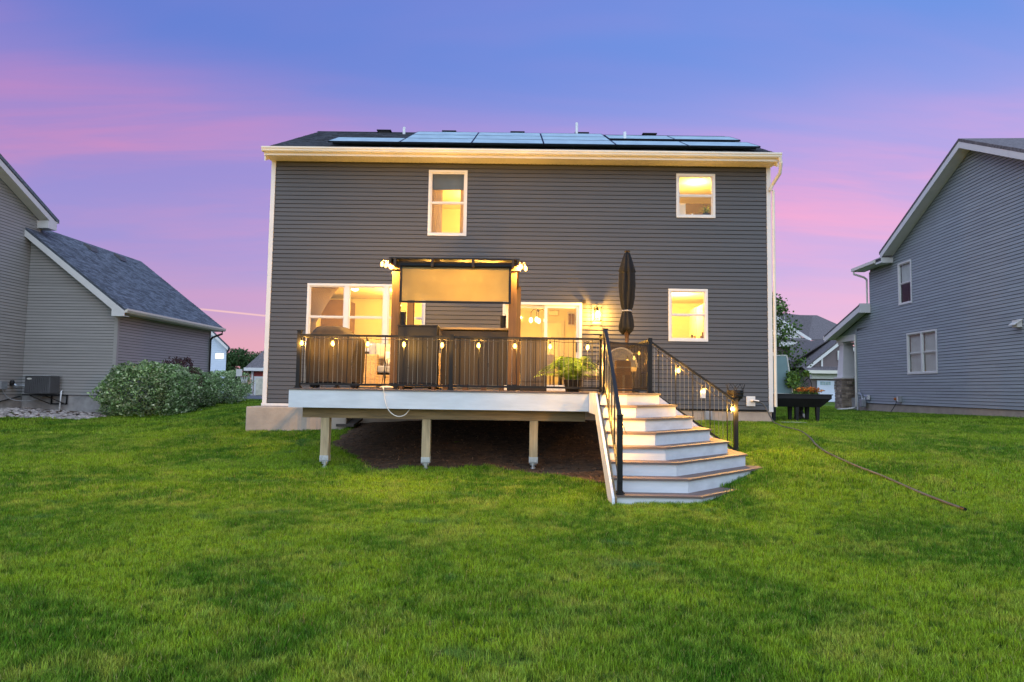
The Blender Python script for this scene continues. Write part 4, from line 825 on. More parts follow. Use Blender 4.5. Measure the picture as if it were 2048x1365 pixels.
# grill under a cover
t = thing('covered_grill', 'barbecue grill under a brown canvas cover at the left end of the deck', 'grill', (-3.15, 11.75, 0))
rings = [(0.10, 0.455, 0.30, 0.0), (0.35, 0.465, 0.31, 0.0), (0.60, 0.47, 0.32, 0.0), (0.80, 0.47, 0.31, -0.0), (0.87, 0.455, 0.29, -0.0), (0.93, 0.38, 0.26, -0.03), (1.00, 0.30, 0.24, -0.05), (1.055, 0.255, 0.20, -0.05), (1.075, 0.16, 0.13, -0.05)]
m = MB(); nn_ = 56; dense = []
for i in range(len(rings)-1):
    for k in range(3):
        a, b = rings[i], rings[i+1]; f = k/3; dense.append(tuple(a[j]+(b[j]-a[j])*f for j in range(4)))
dense.append(rings[-1])
for (z, hw, hd, ox) in dense:
    for k in range(nn_):
        a = 2*math.pi*k/nn_; e = 0.42; c_, s_ = math.cos(a), math.sin(a)
        u = math.copysign(abs(c_)**e, c_); v = math.copysign(abs(s_)**e, s_)
        w = 1+0.035*mnoise.noise(Vector((u*2.2, v*2.2, z*1.4)))+(0.05*math.sin(a*11+2*math.sin(z*5))*max(0, 1-z*1.0))+0.02*mnoise.noise(Vector((u*6, v*6, z*7)))
        zz1 = z+(0.015*math.sin(a*7) if z < 0.2 else 0.02*mnoise.noise(Vector((u*3, v*3, 5))))
        m.v.append((-3.15+ox+u*hw*w, 11.78+v*hd*w, zz1))
R_ = len(dense); m.f = [(j*nn_+k, j*nn_+(k+1) % nn_, (j+1)*nn_+(k+1) % nn_, (j+1)*nn_+k) for j in range(R_-1) for k in range(nn_)]+[tuple((R_-1)*nn_+k for k in range(nn_))]
m.build('canvas_cover', 'cover', t, smooth=True)
for x in (-3.50, -2.80):
    m = MB(); m.tube([(x, 11.66, 0.05), (x, 11.70, 0.05)], 0.05, 12); m.tube([(x, 11.9, 0.05), (x, 11.94, 0.05)], 0.05, 12); m.build('wheel', 'blackplastic', t)
m = MB(); m.box(-3.52, -2.78, 11.6, 11.98, 0.07, 0.12); m.build('base_shelf', 'black', t)
t = thing('wire_rack', 'tall thin wire rack in the left front corner of the deck', 'rack', (-3.66, 12.0, 0))
m = MB()
for u in (0, 0.11): m.tube([(-3.5+u*0.9-0.12, 12.3, 0), (-3.5+u*0.9-0.12, 12.3, 0.62)], 0.006, 5)
for k in range(9): m.tube([(-3.63, 12.3, 0.07+k*0.066), (-3.50, 12.3, 0.07+k*0.066)], 0.004, 4)
m.build('wires', 'black', t)

# wicker sofa
t = thing('wicker_sofa', 'honey wicker sofa with grey cushions in front of the triple window', 'sofa', (-2.6, 13.6, 0))
def wick(m, x0, x1, y0, y1, z0, z1):
    k = int((z1-z0)/0.028)
    for i in range(k):
        za = z0+i*0.028; o_ = 0.004 if i % 2 else 0.0; m.box(x0-o_, x1+o_, y0-o_, y1+o_, za, za+0.024)
m = MB(); wick(m, -3.06, -2.72, 13.2, 14.1, 0.03, 0.68); m.build('armrest', 'wicker', t); m = MB(); wick(m, -2.72, -1.5, 14.1, 14.3, 0.03, 0.78); m.build('backrest', 'wicker', t)
m = MB(); wick(m, -2.72, -1.5, 13.22, 14.09, 0.05, 0.30); m.build('base', 'wicker', t); m = MB(); wick(m, -1.5, -1.25, 13.2, 14.3, 0.03, 0.62); m.build('armrest', 'wicker', t)
m = MB(); m.box(-2.71, -1.51, 13.2, 14.05, 0.31, 0.45); m.build('seat_cushion', 'cushion', t, bevel=0.03)
def pillow(cx, cy, cz, w, h, d, rz, tilt, mm, label):
    m = MB(); n_ = 12; vs = []
    for sgn in (1, -1):
        for j in range(n_+1):
            for i in range(n_+1):
                u, v = -1+2*i/n_, -1+2*j/n_; th = (max(0, 1-u**4)*max(0, 1-v**4))**0.5; p = 1-0.08*(1-abs(u))*0; q = Vector((u*w/2*(1-0.07*(1-v*v)), sgn*d/2*th, v*h/2*(1-0.07*(1-u*u))))
                q = Matrix.Rotation(rz, 3, 'Z') @ (Matrix.Rotation(tilt, 3, 'X') @ q); vs.append((cx+q.x, cy+q.y, cz+q.z))
    fs = []
    for s in range(2):
        o_ = s*(n_+1)**2
        for j in range(n_):
            for i in range(n_): a = o_+j*(n_+1)+i; fs.append((a, a+1, a+n_+2, a+n_+1) if s else (a, a+n_+1, a+n_+2, a+1))
    m.add(vs, fs); single(m, 'pillow', mm, label, 'pillow', 'pillows on the wicker sofa', smooth=True)
pillow(-2.80, 13.60, 0.76, 0.36, 0.36, 0.14, 0.5, -0.35, 'cushion', 'grey pillow leaning at the left end of the wicker sofa')
pillow(-2.62, 13.50, 0.74, 0.38, 0.34, 0.13, 0.35, -0.3, 'cushion_beige', 'grey beige pillow next to the left end of the wicker sofa')
pillow(-2.40, 13.95, 0.68, 0.40, 0.42, 0.14, 0.0, -0.25, 'cushion', 'blue grey pillow against the back of the wicker sofa')
pillow(-2.44, 13.35, 0.60, 0.34, 0.30, 0.12, -0.1, -0.3, 'blind', 'small pale patterned pillow on the wicker sofa seat')
t = thing('fire_tools', 'pair of thin black metal tools leaning by the sofa', 'tools', (-2.42, 12.6, 0))
for u in (0, 0.05):
    m = MB(); m.tube([(-2.50+u, 12.6, 0.03), (-2.43+u*0.6, 12.65, 0.55), (-2.40+u*.5, 12.65, 0.57)], 0.008, 5); m.build('rod', 'black', t)
# right bench with lantern
t = thing('outdoor_bench', 'low grey outdoor bench near the sliding door', 'bench', (1.6, 14.1, 0))
m = MB(); m.box(1.30, 2.0, 13.8, 14.5, 0.25, 0.32); m.build('frame', 'greywood', t); m = MB(); m.box(1.31, 1.99, 13.81, 14.49, 0.322, 0.44); m.build('cushion', 'cushion_beige', t, bevel=0.03)
for u in (1.34, 1.92):
    for v in (13.85, 14.42): m = MB(); m.box(u, u+.05, v, v+.05, 0, .25); m.build('leg', 'greywood', t)
t = thing('candle_lantern', 'small black candle lantern standing on the outdoor bench', 'lantern', (1.73, 14.0, 0.44))
m = MB(); m.box(1.67, 1.79, 13.94, 14.06, 0.441, 0.46); m.box(1.67, 1.79, 13.94, 14.06, 0.60, 0.62)
for u in (1.67, 1.78):
    for v in (13.94, 14.05): m.box(u, u+.01, v, v+.01, .46, .60)
m.lathe([(0.05, 0), (0.01, 0.04)], (1.73, 14.0, 0.62), 8); m.build('frame', 'black', t); m = MB(); m.lathe([(.03, 0), (.03, .08)], (1.73, 14, .461), 10); m.build('candle', 'white', t)

# fern
def fern(x, y, z, r, h, n, seed, label):
    g = np.random.default_rng(seed); t = thing('potted_fern', label, 'fern', (x, y, z))
    m = MB(); m.lathe([(0.11, 0), (0.15, 0.20), (0.165, 0.21), (0.14, 0.19)], (x, y, z), 16); m.build('pot', 'terracotta', t, smooth=True)
    V = []
    for i in range(n):
        a = g.uniform(0, 6.283); el_ = g.uniform(0.0, 1.0); Lf = r*g.uniform(0.75, 1.15)
        rise = h*(0.25+0.95*el_); reach = Lf*(1.0-0.55*el_)
        p0 = np.array([x+0.07*math.cos(a), y+0.07*math.sin(a), z+0.19]); side = np.array([-math.sin(a), math.cos(a), 0]); out_ = np.array([math.cos(a), math.sin(a), 0])
        pts = [p0+out_*reach*s+np.array([0, 0, rise*(2.2*s-1.75*s*s)]) for s in np.linspace(0, 1, 17)]
        for k in range(1, 17):
            s = k/16; wl = 0.075*math.sin(math.pi*min(1, s*0.93+0.10))**0.7+0.006; d_ = pts[k]-pts[k-1]; d_ /= np.linalg.norm(d_)
            for sg in (-1, 1):
                b0 = pts[k]; tip = b0+side*sg*wl+d_*0.018+np.array([0, 0, -0.012+g.normal()*0.006]); w_ = d_*0.0085
                V.append([b0-w_, b0+w_, tip+w_*0.35, tip-w_*0.35])
        for k in range(16): V.append([pts[k]-side*0.0018, pts[k]+side*0.0018, pts[k+1]+side*0.0012, pts[k+1]-side*0.0012])
    quads_obj('foliage', np.array(V), 'fern', t)
fern(0.97, 11.62, 0.0, 0.60, 0.52, 105, 5, 'large bright green fern in a pot behind the front railing')

# boxes and round chair behind the gate
m = MB(); m.box(1.70, 1.98, 11.55, 11.8, 0.0, 0.30)
t = thing('cardboard_box', 'lower cardboard box behind the mesh gate', 'box', (1.84, 11.67, 0), 'cardboard boxes behind the gate'); m.build('carton', 'cardboard', t); m = MB(); m.box(1.82, 1.86, 11.548, 11.802, 0.0, 0.302); m.build('tape', 'cushion_beige', t)
t = thing('cardboard_box', 'upper cardboard box stacked behind the mesh gate', 'box', (1.84, 11.67, 0.303), 'cardboard boxes behind the gate'); m = MB(); m.box(1.72, 1.97, 11.57, 11.78, 0.303, 0.55); m.build('carton', 'cardboard', t); m = MB(); m.box(1.719, 1.971, 11.568, 11.782, 0.42, 0.445); m.build('tape', 'cushion_beige', t)
t = thing('round_back_chair', 'pale round backed patio chair behind the mesh gate', 'chair', (1.95, 12.3, 0))
m = MB(); pts = [(1.93+0.29*math.cos(a), 12.35+0.10*math.sin(a), 0.45+0.36*math.sin(a)) for a in np.linspace(0.0, math.pi, 18)]; m.tube(pts, 0.022, 8); m.build('back_frame', 'blind', t, smooth=True)
m = MB(); m.prism([(1.93+0.28*math.cos(a), 12.38, 0.45+0.34*math.sin(a)) for a in np.linspace(0, math.pi, 14)], (0, 0.02, 0)); m.build('back_panel', 'cushion', t)
m = MB(); m.box(1.62, 2.14, 12.0, 12.4, 0.38, 0.45); m.build('seat', 'cushion_beige', t)
for u in (1.65, 2.1):
    for v in (12.03, 12.36): m = MB(); m.tube([(u, v, 0), (u, v, .38)], .015, 6); m.build('leg', 'black', t)

# umbrella
t = thing('patio_umbrella', 'folded charcoal patio umbrella standing behind the gate', 'umbrella', (2.10, 12.8, 0))
m = MB(); m.tube([(2.10, 12.8, 0.05), (2.10, 12.8, 2.70)], 0.019, 10); m.build('pole', 'cedar', t)
m = MB(); m.lathe([(0.24, 0.001), (0.24, 0.05), (0.04, 0.07), (0.035, 0.30)], (2.10, 12.8, 0), 20); m.build('base', 'black', t)
def fold1(i, a, z): return 1+0.20*math.sin(8*a+0.6*math.sin(z*4))+0.10*math.sin(3*a+z*3.1)+0.05*math.sin(13*a+z*7)
prof = [(0.075, 0.02), (0.135, 0.10), (0.15, 0.18), (0.135, 0.30), (0.10, 0.43), (0.088, 0.47), (0.12, 0.56), (0.155, 0.75), (0.16, 0.95), (0.15, 1.15), (0.125, 1.30), (0.10, 1.36)]
def fold2(i, a, z):
    zc = z; low = max(0, 1-(z/0.45)); return fold1(i, a, z)*(1+0.18*low*math.cos(a-3.6))
m = MB(); m.lathe([(r_*0.84, z_+(0.0)) for r_, z_ in prof], (2.095, 12.8, 1.07), 64, fold2)
for i in range(0, 64): v = m.v[i]; m.v[i] = (v[0], v[1], v[2]+0.10*math.sin(i/64*6.283*1+0.4)**2*1.0)
m.build('canopy', 'umbrella', t, smooth=True)
m = MB(); m.lathe([(0.085*1.15, 2.24-0), (0.14, 2.30), (0.11, 2.42), (0.075, 2.56), (0.045, 2.66), (0.02, 2.675)], (2.10, 12.8, 0), 48, lambda i, a, z: 1+0.16*math.sin(8*a)+0.1*math.sin(2*a+1)); m.build('vent_cap', 'umbrella', t, smooth=True)
m = MB(); m.lathe([(0.092, 0), (0.098, 0.012), (0.092, 0.024)], (2.095, 12.8, 1.535), 32, lambda i, a, z: 1+0.06*math.sin(8*a)); m.build('tie_strap', 'cushion', t)
m = MB(); m.lathe([(0.055, 0), (0.06, 0.01), (0.02, 0.03)], (2.10, 12.8, 2.685), 12); m.build('finial', 'darkwood', t)
m = MB()
for k in range(8):
    a = k*0.785; m.tube([(2.10+0.02*math.cos(a), 12.8+0.02*math.sin(a), 0.98), (2.10+0.045*math.cos(a), 12.8+0.045*math.sin(a), 1.14)], 0.007, 4)
m.lathe([(0.035, 0), (0.035, 0.07)], (2.10, 12.8, 0.95), 10); m.build('rib_hub', 'cedar', t)

# ------------------------------------------------------------------ string lights
def catenary(a, b, sag, n=8):
    a = Vector(a); b = Vector(b); return [a.lerp(b, i/n)-Vector((0, 0, sag*4*(i/n)*(1-i/n))) for i in range(n+1)]
def strings(label, anchors, bulbs, P, grp='strings of warm bulbs on the deck', drop=0.10, sag=0.02, r=0.029):
    t = thing('string_lights', label, 'string lights', anchors[0], grp)
    m = MB(); pts = []
    for a, b in zip(anchors[:-1], anchors[1:]): pts += catenary(a, b, sag)[:-1]
    pts.append(Vector(anchors[-1])); m.tube(pts, 0.005, 5); m.build('cord', 'cord', t)
    for (x, y, z) in bulbs:
        m = MB(); m.tube([(x, y, z+0.045), (x, y, z+0.085)], 0.014, 8); m.tube([(x, y, z+0.085), (x, y, z+drop)], 0.005, 4); m.build('socket', 'cord', t)
        m = MB(); m.lathe([(0.006, -r*1.15), (r*0.75, -r*0.75), (r, 0), (r*0.8, r*0.9), (0.012, r*1.8)], (x, y, z), 10); m.build('bulb', 'bulb', t, smooth=True)
        lamp(x, y-0.0, z, P, 0.011)
fx = [-3.54, -3.03, -2.45, -1.85, -1.22, -0.62, -0.02, 0.56, 1.18]
strings('string of warm bulbs hanging along the front deck railing', [(-3.58, 11.12, 0.86)]+[(x, 11.12, 0.835) for x in fx[1:]]+[(1.42, 11.12, 0.86)], [(x, 11.12, 0.735) for x in fx], 15.0)
strings('string of three warm bulbs glowing behind the mesh gate', [(1.9, 11.9, 0.50), (2.03, 11.9, 0.66), (2.2, 11.6, 0.80)], [(1.965, 11.9, 0.55), (2.07, 11.85, 0.60), (2.14, 11.75, 0.68)], 7.0, r=0.022)
strings('string of warm bulbs along the right stair railing', [(2.25, 11.24, 0.80), (2.70, 11.24, 0.46), (3.15, 11.24, 0.10), (3.62, 11.24, -0.18)], [(2.70, 11.24, 0.375), (3.12, 11.24, 0.045), (3.60, 11.24, -0.245)], 34.0)
strings('string of warm bulbs on the inner side of the left stair railing', [(1.40, 11.05, 0.80), (1.44, 10.2, 0.55), (1.41, 9.6, 0.15), (1.40, 9.0, -0.28), (1.40, 8.55, -0.5)], [(1.445, 10.25, 0.42), (1.43, 9.62, -0.02), (1.42, 9.05, -0.42)], 20.0, sag=0.03)
for lab, pts_, cordp in (('cluster of three bright bulbs at the left corner of the pergola', [(-2.40, 11.86, 2.20), (-2.34, 11.90, 2.19), (-2.30, 11.84, 2.20)], (-2.15, 11.9, 2.28)),
                ('pair of bright bulbs at the right corner of the pergola', [(0.075, 11.86, 2.19), (0.15, 11.88, 2.16)], (-0.08, 11.9, 2.28))):
    strings(lab, [cordp, (pts_[0][0], pts_[0][1], 2.29), (pts_[-1][0], pts_[-1][1], 2.285)], pts_, 120.0, r=0.030)
strings('string of warm bulbs under the pergola behind the roller screen', [(-2.1, 12.5, 2.2), (-1.5, 12.5, 2.14), (-0.9, 12.5, 2.14), (-0.15, 12.5, 2.2)], [(-1.55, 12.5, 2.06), (-0.98, 12.5, 2.06), (-0.68, 12.5, 2.05), (-0.42, 12.5, 2.05)], 22.0)
# loose string down the left pergola post
m = MB(); pts = [(-2.07+0.012*math.sin(i*1.3), 11.92, 2.2-i*0.12) for i in range(18)]; m.tube(pts, 0.006, 5)
t = thing('hanging_cord', 'dark cord with tiny unlit bulbs down the left pergola post', 'cord', (-2.07, 11.92, 0.1)); m.build('cord', 'cord', t)
for i in (3, 6, 9, 12, 15):
    m = MB(); m.ball((pts[i][0]+0.01, 11.91, pts[i][2]), 0.016, 8, 5); m.build('bulb', 'whitecord', t)
# the white cord looping down over the fascia
m = MB(); pts = [(-2.19, 11.25, 0.03), (-2.16, 11.06, 0.02), (-2.15, 11.075, -0.05), (-2.13, 11.08, -0.18), (-2.09, 11.08, -0.30), (-2.02, 11.09, -0.39), (-1.92, 11.11, -0.44), (-1.82, 11.15, -0.42), (-1.76, 11.2, -0.35), (-1.73, 11.25, -0.29)]
def smooth_path(pts, n=6):
    P = [Vector(p) for p in pts]; out = []
    for i in range(len(P)-1):
        p0, p1, p2, p3 = P[max(i-1, 0)], P[i], P[i+1], P[min(i+2, len(P)-1)]
        for k in range(n):
            t_ = k/n; out.append(0.5*((2*p1)+(p2-p0)*t_+(2*p0-5*p1+4*p2-p3)*t_*t_+(3*p1-p0-3*p2+p3)*t_**3))
    out.append(P[-1]); return out
m.tube(smooth_path(pts), 0.007, 6); single(m, 'extension_cord', 'whitecord', 'white cord hanging in a loop over the deck fascia', 'cord', smooth=True)
m = MB(); m.ball((-2.12, 11.13, 0.03), 0.09, 10, 6, (1.3, 0.6, 0.3)); single(m, 'crumpled_cloth', 'cushion_beige', 'crumpled pale cloth on the deck edge by the white cord', 'cloth', smooth=True)

# things on the lawn near the house
m = MB(); z0 = G(-3.75, 15.6); m.prism([(-4.02, 15.25, z0+0.02), (-3.62, 15.25, z0+0.02), (-3.55, 15.85, z0+0.14), (-4.0, 15.85, z0+0.14)], (0, 0, 0.05)); single(m, 'paving_slab', 'greywood', 'grey slab lying on the mulch under the deck behind the left post', 'slab')
hs = [(5.52, 15.8, -0.17), (5.72, 15.72, -0.22), (5.80, 15.6, -0.42), (5.82, 15.35, -0.62), (5.80, 15.0, None), (5.70, 14.48, None), (5.72, 13.7, None), (5.45, 12.6, None), (5.18, 11.75, None), (5.02, 10.97, None), (4.99, 10.03, None), (5.03, 9.35, None), (5.02, 8.62, None), (5.04, 8.12, None), (5.06, 7.78, None)]
hs = [(x, y, (G(x, y)+0.045 if z is None else z)) for x, y, z in hs]
m = MB(); m.tube(smooth_path(hs, 8), 0.017, 8); t = thing('garden_hose', 'grey hose trailing from the house wall across the lawn', 'hose', hs[6]); m.build('hose_line', 'rubber', t, smooth=True)
m = MB(); m.tube([(5.06, 7.79, G(5.06, 7.79)+0.045), (5.065, 7.72, G(5.06, 7.72)+0.045)], 0.022, 8); m.build('nozzle', 'black', t)
# wire basket plant stand behind the right stair post
t = thing('wire_planter', 'dark wire basket planter on a stem behind the lower stair post', 'planter', (3.74, 11.55, -0.95))
m = MB(); m.lathe([(0.03, -0.19), (0.06, -0.14), (0.12, -0.08), (0.135, 0.0), (0.13, 0.035), (0.10, 0.02)], (3.74, 11.55, 0.03), 20, lambda i, a, z: 1+0.05*math.sin(10*a+z*40)); m.build('basket', 'darkwood', t, smooth=False)
for z in (-0.10, -0.05, 0.0, 0.035):
    m = MB(); rr = 0.14 if z > -0.06 else 0.12; m.tube([(3.74+rr*math.cos(a), 11.55+rr*math.sin(a), 0.03+z) for a in np.linspace(0, 6.283, 21)], 0.006, 5); m.build('ring', 'black', t)
for k in range(6):
    a0_ = k*1.047; m = MB(); pts = [(3.74+(0.13+0.03*math.sin(s*3.14))*math.cos(a0_+s*1.2), 11.55+0.14*math.sin(a0_+s*1.2), 0.05+0.13*math.sin(s*3.14)) for s in np.linspace(0, 1, 9)]; m.tube(pts, 0.004, 4); m.build('wire_loop', 'black', t)
m = MB(); m.tube([(3.74, 11.55, G(3.74, 11.55)-0.05), (3.74, 11.55, -0.15)], 0.014, 8); m.build('stem', 'black', t)

# ------------------------------------------------------------------ neighbour house on the left
LX = -16.98; Lh = thing('neighbour_house', 'taupe clapboard neighbour house with a low garage wing on the left', 'house', (-18, 24, -1.0))
PA = Plane((LX, 23.6, 0), (0, -1, 0), (1, 0, 0))          # tall gable wall, s grows towards the camera
LZ = lambda s: 5.55+(s+0.1)*0.49
def side_boards(pl, z0, z1, sl, sr, holes, name, mm, parent, joints=True, e=0.1016, lip=0.02):
    m = MB()
    for bd in courses(pl, z0, z1, sl, sr, holes, e, lip):
        b0, b1, t0, t1, za, zb, dl, du = bd
        if joints and b1-b0 > 3:
            c = b0+random.uniform(0.8, 3.4)
            while c < min(b1, t1)-0.5:
                pl.board(m, b0, c, t0, c, za, zb, dl, du); b0 = t0 = c+0.003; dl2 = 0.0015; c += random.uniform(2.4, 3.8); dl, du = bd[6]+(0.002 if dl == bd[6] else 0), bd[7]+(0.002 if du == bd[7] else 0)
        pl.board(m, b0, b1, t0, t1, za, zb, dl, du)
    return m.build(name, mm, parent, kind='stuff')
side_boards(PA, -0.42, 9.6, lambda z: 0.08 if z < 5.66 else max(0.08, (z-5.67)/0.49), lambda z: 12.0, [], 'siding', 'siding_taupe', Lh)
m = MB(); m.prism([(LX, 23.6, -0.42), (LX, 11.6, -0.42), (LX, 11.6, 11.0), (LX, 23.6, 5.35)], (-0.1, 0, 0)); m.build('wall', 'gapshade', Lh)
m = MB(); PA.box(m, 0, 0.085, -0.05, 0.03, -0.42, 5.5); m.build('corner_trim', 'siding_taupe', Lh)
m = MB(); m.box(LX-8, LX-0.05, 11.6, 23.55, -1.6, -0.43); m.box(LX-0.06, LX-0.01, 11.6, 23.58, -1.6, -0.43); m.build('foundation', 'concrete_grey', Lh)
m = MB(); m.box(LX-8, LX-0.12, 23.4, 23.58, -0.42, 5.4); m.build('front_wall', 'siding_taupe', Lh)
ey, ez = 23.85, 5.86
rf = MB(); rf.prism([(LX+0.42, ey+0.12, ez-0.02), (LX+0.42, 17.5, ez+(ey-17.5)*0.49+.04), (LX+0.42, 17.5, ez+(ey-17.5)*0.49-0.08), (LX+0.42, ey+0.12, ez-0.14)], (-9, 0, 0)); rf.build('roof', 'shingle_slate', Lh)
m = MB(); m.prism([(LX+0.40, ey, ez-0.12), (LX+0.40, 17.5, ez-0.10+(ey-17.5)*0.49), (LX+0.40, 17.5, ez-0.30+(ey-17.5)*0.49), (LX+0.40, ey, ez-0.32)], (-0.025, 0, 0)); m.build('rake_board', 'white', Lh)
m = MB()
for k in range(60):
    ya = ey-0.05-k*0.1; za = ez-0.30+(ey-ya)*0.49; m.hexa([(LX+0.022, ya, za), (LX+0.375, ya, za), (LX+0.375, ya-0.093, za+0.0456), (LX+0.022, ya-0.093, za+0.0456), (LX+0.022, ya, za+0.012), (LX+0.375, ya, za+0.012), (LX+0.375, ya-0.093, za+0.0576), (LX+0.022, ya-0.093, za+0.0576)])
m.build('soffit', 'white', Lh, kind='stuff')
m = MB(); m.box(LX-0.15, LX+0.41, ey-0.42, ey+0.02, ez-0.42, ez-0.16); m.build('eave_return', 'white', Lh)
m = MB(); m.prism([(LX+0.41, ey+0.02, ez-0.02), (LX+0.41, ey+0.14, ez-0.02), (LX+0.41, ey+0.10, ez-0.14), (LX+0.41, ey+0.02, ez-0.14)], (-9, 0, 0)); m.build('gutter', 'white_metal', Lh)
# garage wing
WX1 = -13.79; WY0, WY1 = 23.2, 30.3
PB = Plane((LX, WY0, 0), (1, 0, 0), (0, -1, 0)); rise = 0.77
# roof plane: passes (x=-13.38, z=2.45) to the ridge at x=-17.2
rz = lambda x: 2.56+(-13.38-x)*rise
side_boards(PB, -0.42, 5.3, lambda z: 0.02, lambda z: min(WX1-LX-0.09, (-13.38-(z-2.56+0.10)/rise)-LX), [], 'siding', 'siding_taupe', Lh, joints=False)
m = MB(); m.prism([(LX, WY0+0.01, -0.42), (WX1, WY0+0.01, -0.42), (WX1, WY0+0.01, 2.6), (LX, WY0+0.01, 5.1)], (0, 0.1, 0)); m.build('wall', 'gapshade', Lh)
PC = Plane((WX1, WY0, 0), (0, 1, 0), (1, 0, 0))
side_boards(PC, -0.42, 2.50, lambda z: 0.09, lambda z: WY1-WY0-0.09, [], 'siding', 'siding_taupe', Lh, joints=False)
m = MB(); m.box(WX1-0.1, WX1-0.002, WY0+0.12, WY1, -0.42, 2.5); m.build('wall', 'gapshade', Lh)
m = MB(); m.box(LX, WX1-0.1, WY1-0.1, WY1, -0.42, 2.5); m.build('wall', 'siding_taupe', Lh)
for ya_, yb_ in ((WY0-0.03, WY0+0.09), (WY1-0.09, WY1+0.02)):
    m = MB(); m.box(WX1-0.09, WX1+0.03, ya_, yb_, -0.42, 2.5); m.build('corner_trim', 'siding_taupe', Lh)
m = MB(); m.box(LX+0.01, WX1-0.01, WY0+0.03, WY1-0.03, -1.6, -0.43); m.build('foundation', 'concrete_grey', Lh, bevel=0.01)
Y0r, Y1r = 22.88, 30.75; XE = -13.38; XRg = -17.35
m = MB(); m.prism([(XE, Y0r, rz(XE)), (XRg, Y0r, rz(XRg)), (XRg-2.2, Y0r, rz(XRg)-2.2*rise), (XRg-2.2, Y0r, rz(XRg)-2.2*rise-.1), (XRg, Y0r, rz(XRg)-0.1), (XE, Y0r, rz(XE)-0.08)], (0, Y1r-Y0r, 0)); wr = m.build('roof', 'shingle_slate', Lh)
m = MB(); nr = 36; ln = (XE-XRg)/nr
for r_ in range(nr):
    xa = XE-ln*r_; xb = xa-ln; za, zb = rz(xa), rz(xb); y = Y0r-random.random()*0.3
    while y < Y1r:
        w = random.uniform(0.12, 0.32); ya, yb = max(y, Y0r), min(y+w, Y1r); t_ = random.choice((0.012, 0.02))
        if yb > ya+.01: m.hexa([(xa, ya, za), (xa, yb-.004, za), (xb, yb-.004, zb), (xb, ya, zb), (xa, ya, za+t_), (xa, yb-.004, za+t_), (xb, yb-.004, zb+.005), (xb, ya, zb+.005)])
        y += w
m.build('shingles', 'shingle_slate', wr, kind='stuff')
m = MB(); m.prism([(XE, Y0r-0.02, rz(XE)-0.085), (XRg+0.2, Y0r-0.02, rz(XRg+.2)-0.085), (XRg+.2, Y0r-0.02, rz(XRg+.2)-0.30), (WX1-0.03, Y0r-0.02, rz(WX1-0.03)-0.36), (WX1-0.03, Y0r-0.02, 2.30), (XE, Y0r-0.02, 2.30)], (0, 0.03, 0)); m.build('rake_board', 'white', Lh)
m = MB(); m.box(WX1-0.03, XE, Y0r+0.012, WY0-0.03, 2.30, 2.32); m.build('eave_return', 'white', Lh)
m = MB(); m.prism([(WX1-0.03, Y0r+0.012, rz(WX1)-0.33), (XRg+.2, Y0r+0.012, rz(XRg+.2)-0.29), (XRg+.2, Y0r+0.012, rz(XRg+.2)-0.27), (WX1-0.03, Y0r+0.012, rz(WX1)-0.31)], (0, 0.28, 0)); m.build('soffit', 'white', Lh)
m = MB(); m.prism([(XE, Y0r, 2.50), (XE+0.10, Y0r, 2.56), (XE+0.10, Y0r, 2.50), (XE+0.06, Y0r, 2.42), (XE, Y0r, 2.42)], (0, Y1r-Y0r, 0)); m.build('gutter', 'white_metal', Lh)
m = MB(); m.box(WX1+0.025, XE-0.002, Y0r+0.3, Y1r-0.1, 2.40, 2.42); m.build('soffit', 'white', Lh)
m = MB(); m.tube([(XE+0.04, 30.5, 2.44), (XE+0.04, 30.5, 2.30), (WX1+0.12, 30.28, 2.12), (WX1+0.07, 30.24, 2.02)], 0.045, 8); m.tube([(WX1+0.07, 30.22, 2.04), (WX1+0.07, 30.22, -0.4)], 0.04, 8); m.build('downspout', 'darkwood', Lh)
for y in (26.4, 28.4):
    x = XRg+0.42; z = rz(x); m = MB(); m.prism([(x+0.18, y-0.2, z-0.10), (x-0.16, y-0.2, z+0.12), (x-0.16, y-0.2, z+0.22), (x+0.10, y-0.2, z+0.10)], (0, 0.42, 0)); m.build('roof_vent', 'acgrey', Lh)
# things along that wall
t = thing('air_conditioner', 'dark grey air conditioning unit on a black wall bracket', 'air conditioner', (-15.9, 22.7, -0.4))
m = MB(); m.box(-16.42, -15.56, 22.55, 23.05, -0.38, 0.22); m.build('body', 'acgrey', t, bevel=0.03)
for i in range(13):
    m = MB(); x = -16.38+i*0.063; m.box(x, x+0.028, 22.53, 22.549, -0.36, 0.19); m.build('louvre', 'acgrey', t)
m = MB(); m.box(-16.46, -15.54, 22.52, 23.08, 0.215, 0.245); m.build('lid', 'galv', t)
m = MB(); m.lathe([(0.085, 0), (0.085, 0.012)], (0, 0, 0), 20); m.v = [(-16.24+v[0], 22.528-v[2], 0.12+v[1]*0.35) for v in m.v]; m.build('badge', 'blind', t)
t = thing('wall_bracket', 'black steel bracket holding up the air conditioner', 'bracket', (-15.9, 23.0, -0.5))
m = MB(); m.bar((-16.5, 22.6, -0.42), (-15.3, 22.6, -0.42), 0.04, 0.04); m.bar((-16.5, 23.1, -0.42), (-15.3, 23.1, -0.42), 0.04, 0.04); m.build('rail', 'black', t)
for x in (-15.86, -15.34):
    m = MB(); m.bar((x, 23.12, -0.42), (x, 23.12, -0.74), 0.04, 0.04); m.bar((x-0.42, 22.65, -0.44), (x, 23.1, -0.74), 0.03, 0.03); m.build('brace', 'black', t)
m = MB(); m.bar((-15.88, 23.12, -0.72), (-15.32, 23.12, -0.72), 0.04, 0.04); m.build('brace', 'black', t)
m = MB(); m.tube([(-15.50, 23.12, -0.27), (-15.5, 23.05, -0.29), (-15.52, 23.03, -1.05)], 0.022, 8); single(m, 'white_pipe', 'pvc', 'slim white pipe rising from the rocks beside the air conditioner', 'pipe', smooth=True)
